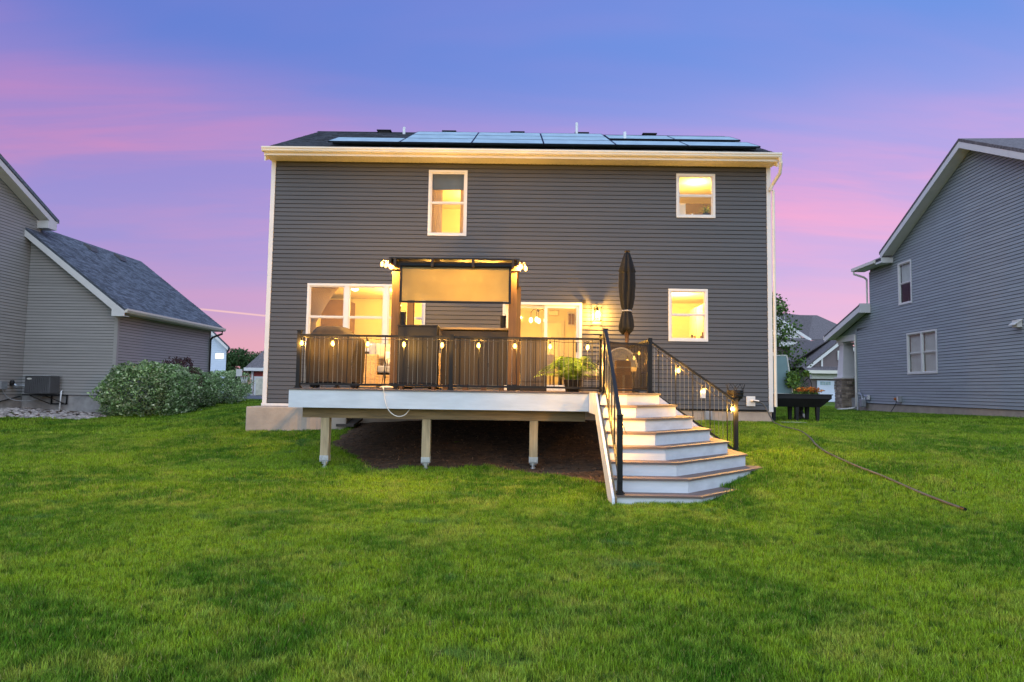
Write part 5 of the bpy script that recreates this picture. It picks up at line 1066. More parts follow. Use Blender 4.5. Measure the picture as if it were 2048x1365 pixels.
m = MB(); m.box(LX+0.02, LX+0.14, 22.1, 22.36, -0.24, 0.02); t = thing('meter_box', 'grey electric box at the left edge on the taupe wall', 'electric box', (LX, 22.2, -0.2)); m.build('box', 'galv', t)
m = MB(); m.tube(smooth_path([(LX+0.1, 22.2, -0.24), (LX+0.14, 22.4, -0.5), (LX+0.35, 22.6, -0.62), (LX+0.7, 22.8, -0.6), (-16.0, 22.95, -0.42)]), 0.014, 6); m.build('conduit', 'meter', t, smooth=True)
m = MB(); m.bar((LX+0.05, 23.1, -0.48), (LX+0.05, 21.6, -0.75), 0.03, 0.03); single(m, 'black_pipe', 'black', 'black pipe slanting down the foundation at the far left', 'pipe')
m = MB(); m.tube(smooth_path([(LX+0.05, 22.7, -0.02), (LX+0.2, 22.72, -0.14), (LX+0.42, 22.7, -0.12), (-16.3, 22.75, -0.22)]), 0.05, 8); single(m, 'refrigerant_line', 'silver', 'silver wrapped pipe running into the air conditioner', 'pipe', smooth=True)
m = MB(); m.lathe([(0.06, 0), (0.075, 0.1), (0.05, 0.18)], (LX+0.08, 22.65, -0.12), 10); single(m, 'pipe_boot', 'blackplastic', 'black rubber boot where the silver pipe leaves the wall', 'pipe fitting')
# rocks
m = MB(); nrk = 900
for i in range(nrk):
    u = random.random()
    x = random.uniform(-18.6, -13.3); yb_ = 23.1 if x > LX else 99
    yl = 20.9+max(0, (-14.6-x))*(-0.55); y = random.uniform(yl-0.25, 23.1 if x > LX+0.1 else 22.3)
    if x < LX+0.1: continue
    s = random.uniform(0.035, 0.085); k = len(m.v); z = G(x, y)
    m.ball((x, y, z+s*0.35), s, 6, 4, (random.uniform(0.8, 1.5), random.uniform(0.8, 1.3), random.uniform(0.5, 0.8)))
o = m.build('river_rocks', 'rock', None, smooth=False, kind='stuff'); tag(o, 'bed of pale river rocks along the taupe house wall', 'rocks')
# bed for rocks
m = MB(); pts = [(-13.2, 20.95), (-14.6, 20.85), (-15.9, 20.1), (-17.0, 19.6), (-17.0, 23.2), (-13.2, 23.2)]
m.prism([(x, y, G(x, y)+0.012) for x, y in pts], (0, 0, 0.004)); m.build('rock_bed', 'dirt', None, kind='structure')
m = MB(); m.box(-14.9, -14.2, 22.0, 22.15, G(-14.5, 22)-0.02, G(-14.5, 22)+0.06); single(m, 'drain_grate', 'blackplastic', 'low dark drain cover lying on the rocks by the big bush', 'drain cover')

# bushes
def dome(c, rad, n, seed):
    g = np.random.default_rng(seed); d = g.normal(size=(n, 3)); d /= np.linalg.norm(d, axis=1)[:, None]; d[:, 2] = np.where(d[:, 2] < -0.78, -d[:, 2], d[:, 2])
    b = np.array([mnoise.noise(Vector((v[0]*2.3+seed, v[1]*2.3, v[2]*2.3)))*0.16+mnoise.noise(Vector((v[0]*5+seed, v[1]*5, v[2]*5)))*0.20 for v in d])
    r_ = (1+b)*(1-0.30*g.random(n)**2.2); r_ += np.where(g.random(n) < 0.04, g.uniform(0, 0.10, n), 0)
    sq = np.sign(d)*np.abs(d)**0.9
    return sq*r_[:, None]*np.array(rad)+np.array(c)
def bush(c, rad, n, leaf, label, size=0.075, seed=1, group='shrubs along the garage wing', aspect=0.5):
    x, y = c; z = G(x, y); t = thing('bush', label, 'bush', (x, y, z), group)
    P = dome((x, y, z+rad[2]*0.72), rad, n, seed); P = P[P[:, 2] > z+0.03]
    quads_obj('foliage', leaves(P, size, aspect, up=0.5), leaf, t)
    g = np.random.default_rng(seed); m = MB()
    for k in range(9):
        a = k*0.7; e = (x+rad[0]*0.5*math.cos(a), y+rad[1]*0.5*math.sin(a), z+rad[2]*0.9); m.tube([(x, y, z-0.05), tuple((p+q)/2+0.05 for p, q in zip((x, y, z), e)), e], 0.025, 5, 0.008)
    m.build('stems', 'bark', t)
bush((-12.40, 22.9), (1.50, 1.35, 1.02), 15000, 'variegated', 'largest variegated bush, nearest the camera by the taupe garage corner', 0.11, 21)
bush((-12.45, 25.7), (1.05, 1.0, 0.86), 9000, 'variegated', 'middle variegated bush behind the largest one', 0.11, 22)
bush((-12.35, 28.3), (0.98, 0.95, 0.62), 7000, 'variegated', 'far variegated bush at the end of the garage wing', 0.085, 23)
bush((-12.35, 24.7), (0.80, 0.60, 1.12), 5000, 'redleaf', 'dark red leaved bush poking up between the variegated bushes', 0.07, 24)

# ------------------------------------------------------------------ far left: pale house, garage, hoop, trees
drv = MB(); pts = [(-22, 31), (-8.8, 31), (-7.5, 45), (-7.0, 60), (-30, 60), (-26, 42)]
drv.add([(x, y, G(x, y)+0.03) for x, y in pts], [tuple(range(len(pts)))]); drv.build('driveway', 'asphalt', kind='structure')
t = thing('far_pale_house', 'pale blue white house far off behind the garage wing', 'house', (-29, 62, -0.7))
PD = Plane((-25.8, 60, 0), (-1, 0, 0), (0, -1, 0))
side_boards(PD, -0.4, 5.5, lambda z: 0.0 if z < 3.3 else (z-3.3)/0.95, lambda z: 9 if z < 1.6 else 9-(z-1.6)/0.6, [], 'siding', 'siding_white', t, joints=False, e=0.16, lip=0.02)
m = MB(); m.prism([(-25.8, 60.01, -0.8), (-35, 60.01, -0.8), (-35, 60.01, 1.5), (-28.2, 60.01, 5.4), (-25.8, 60.01, 3.2)], (-2.7, 6, 0)); m.build('wall', 'siding_white', t)
m = MB(); m.prism([(-25.4, 59.6, 3.35), (-25.3, 59.6, 3.22), (-25.5, 59.6, 3.05), (-28.2, 59.6, 5.65), (-34, 59.6, 2.0), (-34, 59.6, 2.2), (-28.2, 59.6, 5.9)], (-3.1, 7, 0)); m.build('roof', 'shingle_slate', t)
m = MB(); m.prism([(-25.5, 59.55, 3.0), (-25.5, 59.55, 3.25), (-28.2, 59.55, 5.75), (-28.2, 59.55, 5.45)], (0, 0.05, 0)); m.build('rake_board', 'white', t)
m = MB(); PD.box(m, 0.25, 0.92, 0.02, 0.05, 2.28, 2.72); m.build('window', 'farlit', t)
m = MB(); PD.box(m, 2.0, 3.0, 0.02, 0.05, 0.75, 2.9); w_ = m.build('window', 'farlit2', t); m = MB(); PD.box(m, 1.9, 2.0, 0.02, 0.07, 0.65, 3.0); PD.box(m, 2.0, 3.0, 0.05, 0.07, 1.7, 1.8); m.build('frame', 'white', w_)
m = MB(); m.prism([(-27.2, 58.2, 0.75), (-25.95+0.3-1.2, 58.2, -0.05), (-26.85, 58.2, -0.15), (-28.4, 58.2, 0.95), (-28.4, 58.2, 1.1)], (0, 1.8, 0)); m.build('porch_roof', 'shingle_slate', t)
t = thing('red_garage', 'small red garage with a cream door far behind the house corner', 'garage', (-17, 50, -0.75))
m = MB(); m.box(-18.75, -12, 48, 54, -0.8, 0.95); m.build('wall', 'siding_red', t)
m = MB(); m.prism([(-19.15, 47.6, 1.05), (-11.6, 47.6, 1.05), (-11.6, 51, 4.2), (-17.3, 51, 4.2)], (0, 0, 0.12)); m.prism([(-19.15, 47.6, 1.05), (-17.3, 51, 4.2), (-19.15, 54.4, 1.05)], (0, 0, 0.12)); m.build('roof', 'shingle_brown', t)
m = MB(); m.box(-19.15, -11.6, 47.5, 47.6, 0.98, 1.2); m.build('fascia_board', 'white', t)
m = MB(); m.box(-18.55, -15.9, 47.9, 47.99, -0.75, 0.60); m.box(-18.75, -18.62, 47.9, 47.99, -0.75, 0.98); m.build('door_frame', 'white', t)
m = MB(); m.box(-18.38, -16.05, 47.86, 47.9, -0.72, 0.46); m.build('garage_door', mat('cream_garage_door', (0.62, 0.58, 0.46), 0.5), t)
t = thing('basketball_hoop', 'basketball hoop on a slanted pole beside the driveway', 'basketball hoop', (-16.7, 40, -0.7))
m = MB(); m.tube([(-16.9, 40, -0.55), (-16.45, 40, 0.72)], 0.05, 6); m.build('pole', 'black', t)
m = MB(); m.box(-16.55, -16.20, 39.95, 39.99, 0.50, 0.92); m.build('backboard', 'blind', t)
m = MB(); m.tube([(-15.95+0.22*math.cos(a), 39.7+0.22*math.sin(a), 0.5) for a in np.linspace(0, 6.283, 13)], 0.015, 4); m.build('rim', 'siding_red', t)
m = MB()
for k in range(10): a = k*0.628; m.tube([(-15.95+0.22*math.cos(a), 39.7+0.22*math.sin(a), 0.5), (-15.95+0.12*math.cos(a+.5), 39.7+.12*math.sin(a+.5), 0.12)], 0.012, 4)
m.build('net', 'whitecord', t)
m = MB(); m.box(-17.1, -16.4, 39.6, 40.4, -0.72, -0.52); m.build('base', 'blackplastic', t)
def tree(c, zb, zt, rad, n, leaf, label, size, seed, group='trees', lob=10):
    x, y = c; t = thing('tree', label, 'tree', (x, y, zb), group)
    ch = zt-zb; P = cloud((x, y, zb+ch*0.58), (rad, rad*0.9, ch*0.46), n, lob, seed, 0.45)
    quads_obj('crown', leaves(P, size, 0.6, up=0.5), leaf, t)
    m = MB(); m.tube([(x, y, zb-0.1), (x+0.03, y, zb+ch*0.4), (x-0.02, y, zb+ch*0.8)], rad*0.07+0.02, 8, 0.02); g = np.random.default_rng(seed)
    for k in range(9):
        a = g.uniform(0, 6.28); h0 = zb+ch*g.uniform(0.2, 0.6); m.tube([(x, y, h0), (x+rad*0.35*math.cos(a), y+rad*0.3*math.sin(a), h0+ch*0.12), (x+rad*0.7*math.cos(a), y+rad*0.6*math.sin(a), h0+ch*0.2)], rad*0.03+0.008, 5, 0.006)
    m.build('trunk', 'bark', t)
for k, (x, y, zt, rr) in enumerate(((-37.5, 90, 5.6, 3.4), (-34.5, 92, 5.0, 3.0), (-32.0, 94, 4.3, 2.8), (-29.0, 95, 4.4, 2.6), (-41.5, 93, 5.0, 3.2), (-37, 80, 2.2, 2.6), (-33.5, 80, 1.8, 2.4))):
    tree((x, y), -0.8, zt, rr, 5200, 'darkleaf', ['tallest dark tree beyond the pale house', 'rounded dark tree just right of the tallest one', 'lower dark tree above the hoop', 'dark tree over the red garage roof', 'dark tree partly hidden by the pale house', 'low dark tree behind the hoop', 'low dark tree left of the red garage'][k], 0.30, 40+k, 'trees beyond the driveway')
bush((-18.9, 44.5), (1.5, 1.2, 1.0), 5000, 'variegated', 'pale shrub far off beside the red garage', 0.13, 31, 'far shrubs')
bush((-20.6, 44.0), (1.4, 1.2, 0.9), 3500, 'variegated', 'pale far shrub under the basketball hoop', 0.13, 32, 'far shrubs')

# ------------------------------------------------------------------ neighbour house on the right
aR = R(3); PRu = Vector((-math.sin(aR), -math.cos(aR), 0)); PRn = Vector((-math.cos(aR), math.sin(aR), 0))
PR = Plane((14.6, 29.0, 0), PRu, PRn)
Rh = thing('neighbour_house', 'slate grey clapboard neighbour house with a stone based porch column on the right', 'house', (18, 24, -0.8))
SPK, ZPK, SE, ZE = 8.35, 7.78, 3.2, 5.30; sr_ = (ZPK-ZE)/(SPK-SE)
def rz_top(s): return ZE+(s-SE)*sr_ if s < SPK else ZPK-(s-SPK)*sr_
rh_holes = [(3.62, 4.56, 3.36, 4.95), (4.13, 6.06, 0.76, 2.27)]
def rsl(z): return 0.0 if z < 2.75 else (1.28 if z < 5.12 else max(1.28, SE+(z-ZE)/sr_))
def rsr(z): return 16.4 if z < ZPK-(16.4-SPK)*sr_ else SPK+(ZPK-z)/sr_
side_boards(PR, -0.36, 7.75, rsl, rsr, rh_holes, 'siding', 'siding_grey', Rh)
# wedge of siding under the porch rake
m = MB(); z = -0.36+31*0.1016; wl = lambda q: max(0.0, (q-3.06)/0.28)
while z < 3.4: PR.board(m, wl(z), 1.275, min(1.27, wl(z+0.1)), 1.275, z+0.012, z+0.1016, 0.02, 0.005); z += 0.1016
PR.box(m, 0.0, 1.29, -0.1, -0.03, 2.76, 3.05)
m.build('siding', 'siding_grey', Rh, kind='stuff')
m = MB(); holed(PR, m, 0, 16.4, -0.36, 2.75, rh_holes, -0.12, -0.002); holed(PR, m, 1.29, 16.4, 2.752, 5.0, rh_holes, -0.12, -0.002); m.build('wall', 'gapshade', Rh)
m = MB(); m.prism([PR.p(1.3, -0.01, 5.0), PR.p(SE, -0.01, ZE), PR.p(SPK, -0.01, ZPK-.05), PR.p(16.4, -0.01, rz_top(16.4)), PR.p(16.4, -0.01, 5.0)][0:5] if rz_top(16.4) > 5 else [PR.p(1.3, -0.01, 5.0), PR.p(SE, -0.01, ZE), PR.p(SPK, -0.01, ZPK-.05), PR.p(13.8, -0.01, 5.0)], -PRn*0.1); m.build('gable_wall', 'gapshade', Rh)
m = MB(); PR.box(m, 0.03, 16.4, -0.3, -0.02, -1.5, -0.37); m.build('foundation', 'concrete', Rh)
m = MB(); PR.box(m, 0.0, 0.16, -7, -0.13, -0.36, 2.75); PR.box(m, 1.28, 1.4, -7, -0.13, 2.75, 5.2); m.build('front_wall', 'siding_grey', Rh)
m = MB(); PR.box(m, -0.02, 0.07, -0.05, 0.032, -0.36, 2.75); m.build('corner_trim', 'siding_grey', Rh)
window(PR, Rh, *rh_holes[0][:2], rh_holes[0][2], rh_holes[0][3], glass='glassn', trim=0.06, blind=False)
window(PR, Rh, *rh_holes[1], columns=2, glass='glassn', trim=0.06, blind=True, mull=0.08)
m = MB(); PR.box(m, 3.7, 4.5, -0.10, -0.075, 4.15, 4.93); m.build('window_shade', 'blind', Rh)
for h in rh_holes:
    m = MB(); PR.box(m, h[0]-2.5, h[1]+.4, -1.55, -1.5, h[2]-.4, h[3]+.4); PR.box(m, h[0]-2.55, h[0]-2.5, -1.5, -0.13, h[2]-.4, h[3]+.4); PR.box(m, h[1]+.4, h[1]+.45, -1.5, -0.13, h[2]-.4, h[3]+.4); PR.box(m, h[0]-2.5, h[1]+.4, -1.5, -0.13, h[2]-.45, h[2]-.4); PR.box(m, h[0]-2.5, h[1]+.4, -1.5, -0.13, h[3]+.4, h[3]+.45)
    m.build('room_wall', 'plaster', Rh)
# roofs (overhang 0.42)
ov = 0.45
def roofslab(s0, zs0, s1, zs1, d0, d1, th, nm, mm, par):
    m = MB(); m.prism([PR.p(s0, d0, zs0), PR.p(s1, d0, zs1), PR.p(s1, d0, zs1-th), PR.p(s0, d0, zs0-th)], PRn*(d1-d0)); return m.build(nm, mm, par)
zpk = ZPK+0.25
roofslab(SE-0.1, zpk-(SPK-SE+0.1)*sr_, SPK, zpk, ov, -9, 0.10, 'roof', 'shingle_brown', Rh); roofslab(SPK, zpk, 18, zpk-(18-SPK)*sr_, ov, -9, 0.10, 'roof', 'shingle_brown', Rh)
roofslab(SE-0.05, zpk-0.10-(SPK-SE+0.05)*sr_, SPK, zpk-0.10, ov-0.005, ov-0.03, 0.20, 'rake_board', 'white', Rh); roofslab(SPK, zpk-0.10, 18, zpk-0.10-(18-SPK)*sr_, ov-0.005, ov-0.03, 0.20, 'rake_board', 'white', Rh)
for sa, sb, sg in ((SE-0.05, SPK, 1), (SPK, 17, -1)):
    m = MB(); s = sa
    while s < sb-0.01:
        s2 = min(s+0.1, sb)-0.006; z_a = zpk-abs(SPK-s)*sr_-0.26; z_b = zpk-abs(SPK-s2)*sr_-0.26
        m.hexa([PR.p(s, 0.024, z_a), PR.p(s2, 0.024, z_b), PR.p(s2, ov-0.032, z_b), PR.p(s, ov-0.032, z_a), PR.p(s, 0.024, z_a+.012), PR.p(s2, 0.024, z_b+.012), PR.p(s2, ov-0.032, z_b+.012), PR.p(s, ov-0.032, z_a+.012)]); s += 0.1
    m.build('soffit', 'white', Rh, kind='stuff')
# side eave beyond the gable: fascia, gutter, soffit, return
m = MB(); PR.box(m, SE-0.35, SE+0.10, 0.024, ov+0.02, 5.06, 5.26); m.build('eave_return', 'white', Rh)
m = MB(); PR.box(m, 0.90, SE-0.36, 0.024, ov, 5.10, 5.12); m.build('soffit', 'white', Rh)
m = MB(); PR.box(m, 0.86, SE-0.36, ov, ov+0.10, 5.12, 5.24); m.build('gutter', 'white_metal', Rh)
m = MB(); m.prism([PR.p(0.84, ov+0.02, 5.25), PR.p(0.84, -2.0, 6.35), PR.p(0.84, -2.0, 6.25), PR.p(0.84, ov+0.02, 5.13)], PRu*(SE-0.75)); m.build('roof', 'shingle_brown', Rh)
m = MB(); m.tube([PR.p(1.0, ov+.05, 5.12), PR.p(1.0, ov+.05, 5.0), PR.p(1.16, 0.16, 4.84), PR.p(1.2, 0.07, 4.74)], 0.042, 8); m.tube([PR.p(1.2, 0.07, 4.76), PR.p(1.2, 0.07, 3.62)], 0.038, 8); m.build('downspout', 'white_metal', Rh)
# porch: rake, roof, beam, column, floor
def PZ(s): return 3.70+(s-1.35)*0.28
roofslab(-2.3, PZ(-2.3), 1.35, PZ(1.35), ov, -5, 0.08, 'roof', 'shingle_brown', Rh); roofslab(-2.3, PZ(-2.3)-0.08, 1.30, PZ(1.30)-0.08, ov-0.005, ov-0.03, 0.22, 'rake_board', 'white', Rh)
roofslab(-2.2, PZ(-2.2)-0.22, 1.28, PZ(1.28)-0.22, ov-0.032, 0.02, 0.012, 'soffit', 'white', Rh)
roofslab(-2.2, PZ(-2.2)-0.26, 1.1, PZ(1.1)-0.26, -0.35, -5, 0.02, 'porch_ceiling', 'white', Rh)
m = MB(); PR.box(m, -2.4, -2.3, ov, -5, 2.48, 2.66); m.build('gutter', 'white_metal', Rh)
m = MB(); PR.box(m, -2.1, -0.03, -0.28, -0.02, 2.33, 2.60); m.build('porch_beam', 'white', Rh)
m = MB(); m.prism([PR.p(-1.72, -0.02, 2.602), PR.p(-0.001, -0.02, 2.602), PR.p(-0.001, -0.02, 3.075), PR.p(-1.72, -0.02, 2.61)], -PRn*0.06); m.build('porch_gable', 'siding_grey', Rh)
m = MB(); PR.box(m, 1.302, 1.38, 0.024, ov, PZ(1.3)-0.34, PZ(1.3)+0.04); m.build('eave_return', 'white', Rh)
m = MB(); m.tube([PR.p(0.02, 0.07, 2.52), PR.p(0.02, 0.07, -0.52), PR.p(-0.15, 0.1, -0.60)], 0.042, 8); m.tube([PR.p(-0.15, 0.1, -0.60), PR.p(-0.75, 0.55, -0.69)], 0.04, 8); m.build('downspout', 'white_metal', Rh)
m = MB(); PR.box(m, -2.15, -0.0, -4, -0.35, -1.3, -0.15); m.build('porch_floor', 'concrete_grey', Rh)
cxs, cxd = -1.80, -0.33
def cbox(m, h0, h1, w0, w1, ): m.hexa([PR.p(cxs-w0, cxd-w0, h0), PR.p(cxs+w0, cxd-w0, h0), PR.p(cxs+w0, cxd+w0, h0), PR.p(cxs-w0, cxd+w0, h0), PR.p(cxs-w1, cxd-w1, h1), PR.p(cxs+w1, cxd-w1, h1), PR.p(cxs+w1, cxd+w1, h1), PR.p(cxs-w1, cxd+w1, h1)])
m = MB(); cbox(m, 0.68, 0.76, 0.40, 0.40); cbox(m, 0.76, 2.22, 0.31, 0.20); cbox(m, 2.22, 2.33, 0.26, 0.26); cbox(m, 0.86, 2.1, 0.325, 0.23) if False else None; m.build('column', 'white', Rh)
m = MB(); cbox(m, -1.0, 0.66, 0.36, 0.36); cb = m.build('column_base', 'concrete_grey', Rh)
cap = MB(); cbox(cap, 0.66, 0.70, 0.43, 0.43); cap.build('cap_stone', 'stone', cb)
z = -0.75
while z < 0.62:
    hh = random.uniform(0.09, 0.16); hh = min(hh, 0.655-z)
    if hh < 0.03: break
    for face in range(3):
        s = -0.40
        while s < 0.38:
            w = min(random.uniform(0.16, 0.34), 0.40-s); pr_ = random.uniform(0.02, 0.055); m = MB()
            if face == 0: PR.box(m, cxs+s, cxs+s+w-0.012, cxd+0.36, cxd+0.36+pr_, z, z+hh-0.012)
            elif face == 1: PR.box(m, cxs+0.36, cxs+0.36+pr_, cxd-s-w+0.012, cxd-s, z, z+hh-0.012)
            else: PR.box(m, cxs+s, cxs+s+w-0.012, cxd-0.36-pr_, cxd-0.36, z, z+hh-0.012)
            m.build('stone', 'stone', cb, bevel=0.008); s += w
    z += hh
# meter, outlet, vent hood on that wall
t = thing('gas_meter', 'grey gas meter with pipes at the far corner of the slate house', 'gas meter', PR.p(0.6, 0.15, -0.5))
m = MB(); PR.box(m, 0.62, 0.92, 0.06, 0.24, -0.52, -0.20); m.build('meter_body', 'meter', t, bevel=0.03)
m = MB(); m.tube([PR.p(0.25, 0.12, -0.75), PR.p(0.25, 0.12, 0.0), PR.p(0.42, 0.12, 0.08), PR.p(0.66, 0.12, -0.05), PR.p(0.70, 0.12, -0.2)], 0.03, 6); m.tube([PR.p(0.86, 0.12, -0.2), PR.p(0.86, 0.12, -0.05), PR.p(1.15, 0.12, -0.08), PR.p(1.15, 0.03, -0.08)], 0.028, 6); m.tube([PR.p(0.45, 0.12, 0.05), PR.p(0.47, 0.12, 0.22)], 0.025, 6); m.build('pipes', 'galv', t)
m = MB(); m.lathe([(0.02, 0), (0.09, 0.01), (0.09, 0.05), (0.03, 0.07)], PR.p(0.42, 0.14, 0.0), 12); m.build('regulator', 'galv', t); m = MB(); PR.box(m, 1.08, 1.22, 0.05, 0.12, -0.2, -0.02); m.build('gauge', 'white', t)
t = thing('outdoor_outlet', 'small outlet box with a dangling cord on the slate house wall', 'outlet', PR.p(3.5, 0.05, -0.2))
m = MB(); PR.box(m, 3.50, 3.62, 0.02, 0.12, -0.24, -0.05); m.build('box', 'white', t); m = MB(); PR.box(m, 3.62, 3.68, 0.02, 0.13, -0.26, -0.03); m.build('cover', 'meter', t)
m = MB(); m.ball(PR.p(3.36, 0.1, -0.15), 0.06, 8, 5); m.build('faucet', 'flower', t)
m = MB(); m.tube(smooth_path([PR.p(3.45, 0.1, -0.2), PR.p(3.42, 0.12, -0.35), PR.p(3.3, 0.15, -0.5), PR.p(3.15, 0.2, -0.68)]), 0.012, 5); m.build('cord', 'cord', t)
m = MB(); PR.box(m, 10.05, 10.25, 0.02, 0.16, 1.95, 2.15); m.prism([PR.p(10.02, 0.02, 2.15), PR.p(10.28, 0.02, 2.15), PR.p(10.28, 0.24, 2.0), PR.p(10.02, 0.24, 2.0)], (0, 0, 0.03)); single(m, 'vent_hood', 'white', 'white dryer vent hood at the right edge on the slate wall', 'vent')
potplant(*PR.p(-1.0, -0.5, -0.15), 1.15, 0.38, 60, 'leafy plant in a brown planter on the neighbour porch', pot='cedar', leaf='greenleaf', seed=8)
bush((15.1-1.6, 33.5), (0.7, 0.6, 0.6), 1800, 'darkleaf', 'small round dark shrub in front of the stone column base', 0.07, 51, 'low shrubs by the porch')
bush((13.9, 32.5), (0.55, 0.5, 0.45), 1500, 'greenleaf', 'low round green shrub left of the stone column base', 0.07, 52, 'low shrubs by the porch')
bush((14.5, 35.0), (0.6, 0.6, 0.95), 1800, 'darkleaf', 'taller dark shrub just behind the stone column', 0.07, 53, 'low shrubs by the porch')

# raised planter with mesh lid
zp = G(6.9, 16.6)
t = thing('raised_planter', 'black raised planter box on legs beside the house corner', 'planter', (6.8, 16.6, zp))
x0p, x1p, y0p, y1p = 5.98, 7.55, 16.25, 16.95
m = MB(); b_ = [(x0p+.12, y0p+.1), (x1p-.2, y0p+.1), (x1p-.2, y1p-.1), (x0p+.12, y1p-.1)]; tp = [(x0p, y0p), (x1p, y0p), (x1p, y1p), (x0p, y1p)]
m.hexa([(x, y, -0.30) for x, y in b_]+[(x, y, -0.10) for x, y in tp]); m.build('tub', 'blackplastic', t)
m = MB(); m.box(x0p-.01, x1p+.01, y0p-.01, y0p+.03, -0.10, 0.0); m.box(x0p-.01, x1p+.01, y1p-.03, y1p+.01, -0.10, 0.0); m.box(x0p-.01, x0p+.03, y0p+.03, y1p-.03, -0.10, 0.0); m.box(x1p-.03, x1p+.01, y0p+.03, y1p-.03, -0.10, 0.0); m.box(x0p-.03, x1p+.03, y0p-.03, y1p+.03, -0.012, 0.012); m.build('rim', 'blackplastic', t)
for x, y in ((x0p+.25, y0p+.15), (x0p+.8, y0p+.15), (x1p-.27, y0p+.15), (x0p+.25, y1p-.15), (x0p+.8, y1p-.15), (x1p-.35, y1p-.15)):
    m = MB(); m.hexa([(x-.03, y-.03, zp-.03), (x+.03, y-.03, zp-.03), (x+.03, y+.03, zp-.03), (x-.03, y+.03, zp-.03), (x-.045, y-.045, -.30), (x+.045, y-.045, -.30), (x+.045, y+.045, -.30), (x-.045, y+.045, -.30)]); m.build('leg', 'blackplastic', t)
m = MB(); m.box(x0p+.04, x1p-.04, y0p+.04, y1p-.04, -0.05, -0.03); m.build('soil', 'dirt', t)
lid_parent = t
fr_ = [(6.05, 16.8, 0.02), (6.86, 16.8, 0.0), (6.80, 17.0, 0.97), (6.02, 17.0, 0.95)]
m = MB(); m.prism(fr_, (0, 0.006, 0)); lid = m.build('mesh_lid', 'frostpanel', t)
m = MB()
for a, b in zip(fr_, fr_[1:]+fr_[:1]): m.tube([a, b], 0.016, 6)
m.build('frame', 'blind', lid)
P = cloud((7.1, 16.6, 0.10), (0.42, 0.3, 0.14), 500, 6, 61, 0.2); t = thing('flower_clump', 'orange and red flowers growing in the black planter', 'flowers', (7.1, 16.6, 0)); quads_obj('blossoms', leaves(P, 0.05, 0.7, up=1), 'flower', t)
P = cloud((7.05, 16.6, 0.02), (0.48, 0.3, 0.12), 600, 6, 62, 0.1); quads_obj('foliage', leaves(P, 0.06, 0.5, up=1), 'greenleaf', t)
P = np.vstack([cloud((6.85, 16.8, 0.35), (0.30, 0.22, 0.34), 520, 7, 63, 0.1), cloud((7.2, 16.8, 0.50), (0.16, 0.15, 0.14), 120, 4, 64, 0.1)]); t = thing('tall_plant', 'leafy vegetable plant rising from the planter beside the mesh lid', 'plant', (6.85, 16.8, 0)); quads_obj('foliage', leaves(P, 0.10, 0.6, up=0.6), 'greenleaf', t)
m = MB()
for k in range(7): m.tube([(6.9, 16.8, -0.03), (6.8+0.06*k, 16.75+0.02*k, 0.3), (6.65+0.1*k, 16.75, 0.42+0.03*(k % 3))], 0.008, 5)
m.build('stems', 'greenleaf', t)
m = MB(); m.tube([(7.30, 16.7, -0.03), (7.28, 16.7, 0.28), (7.22, 16.7, 0.42), (7.14, 16.7, 0.36)], 0.009, 5); single(m, 'shepherd_hook', 'black', 'thin black hooked wire standing in the planter', 'hook')
t = thing('garden_figurine', 'small black and white figurine in the grass under the planter', 'figurine', (7.15, 17.1, zp))
m = MB(); m.lathe([(0.12, 0), (0.15, 0.1), (0.10, 0.22), (0.07, 0.28), (0.10, 0.33), (0.08, 0.42), (0.02, 0.46)], (7.15, 17.1, zp-0.02), 12); m.build('body', 'blackplastic', t, smooth=True)
m = MB(); m.ball((7.21, 17.0, zp+0.12), 0.06, 8, 5, (1, .6, 1.2)); m.build('shirt', 'white', t)
z0 = G(6.4, 15.6); m = MB(); m.box(6.2, 6.75, 15.75, 16.05, z0-0.01, z0+0.05); single(m, 'splash_block', 'concrete_grey', 'grey splash block on the grass at the house corner', 'splash block')
# tree beside the house corner and the house across the street
def sapling(c, zb, zt, rad, n, label, seed):
    x, y = c; t = thing('tree', label, 'tree', (x, y, zb)); g = np.random.default_rng(seed); P = []; m = MB()
    m.tube([(x, y, zb-0.1), (x+0.05, y, zb+1.5), (x-0.05, y, zt-0.2)], 0.07, 8, 0.012)
    for k in range(70):
        h0 = g.uniform(0.12, 0.97); a = g.uniform(0, 6.28); Lb = rad*(1.05-h0)**0.55*g.uniform(0.65, 1.1); z0_ = zb+(zt-zb)*h0
        e = np.array([x+Lb*math.cos(a), y+Lb*math.sin(a), z0_+Lb*0.55]); m.tube([(x, y, z0_), tuple(e)], 0.014, 4, 0.004)
        kk = n//70; s = g.uniform(0.35, 1.1, kk)[:, None]; P.append(np.array([x, y, z0_])+(e-np.array([x, y, z0_]))*s+g.normal(size=(kk, 3))*0.15)
    m.build('trunk', 'bark', t); quads_obj('crown', leaves(np.vstack(P), 0.13, 0.65, up=0.5), 'greenleaf', t)
sapling((10.0, 27.0), -0.72, 3.75, 1.55, 5600, 'leafy young tree beside the right house corner', 71)
fh = thing('far_house', 'brown and white gabled house with a garage across the street', 'house', (28, 63, -0.8))
PF = Plane((24, 62, 0), (1, 0, 0), (0, -1, 0))
m = MB(); m.box(26.1, 36, 60, 66, -0.8, 2.1); m.build('garage_wall', 'siding_brown', fh)
m = MB(); m.prism([(25.9, 59.9, 2.25), (31.7, 59.9, 2.25), (28.75, 59.9, 4.55)], (0, 6, 0)); m.build('garage_gable', 'siding_brown', fh)
side_boards(Plane((25.9, 59.9, 0), (1, 0, 0), (0, -1, 0)), 2.3, 4.4, lambda z: (z-2.25)/0.80, lambda z: 5.8-(z-2.25)/0.80, [], 'siding', 'siding_brown', fh, joints=False, e=0.2, lip=0.03)
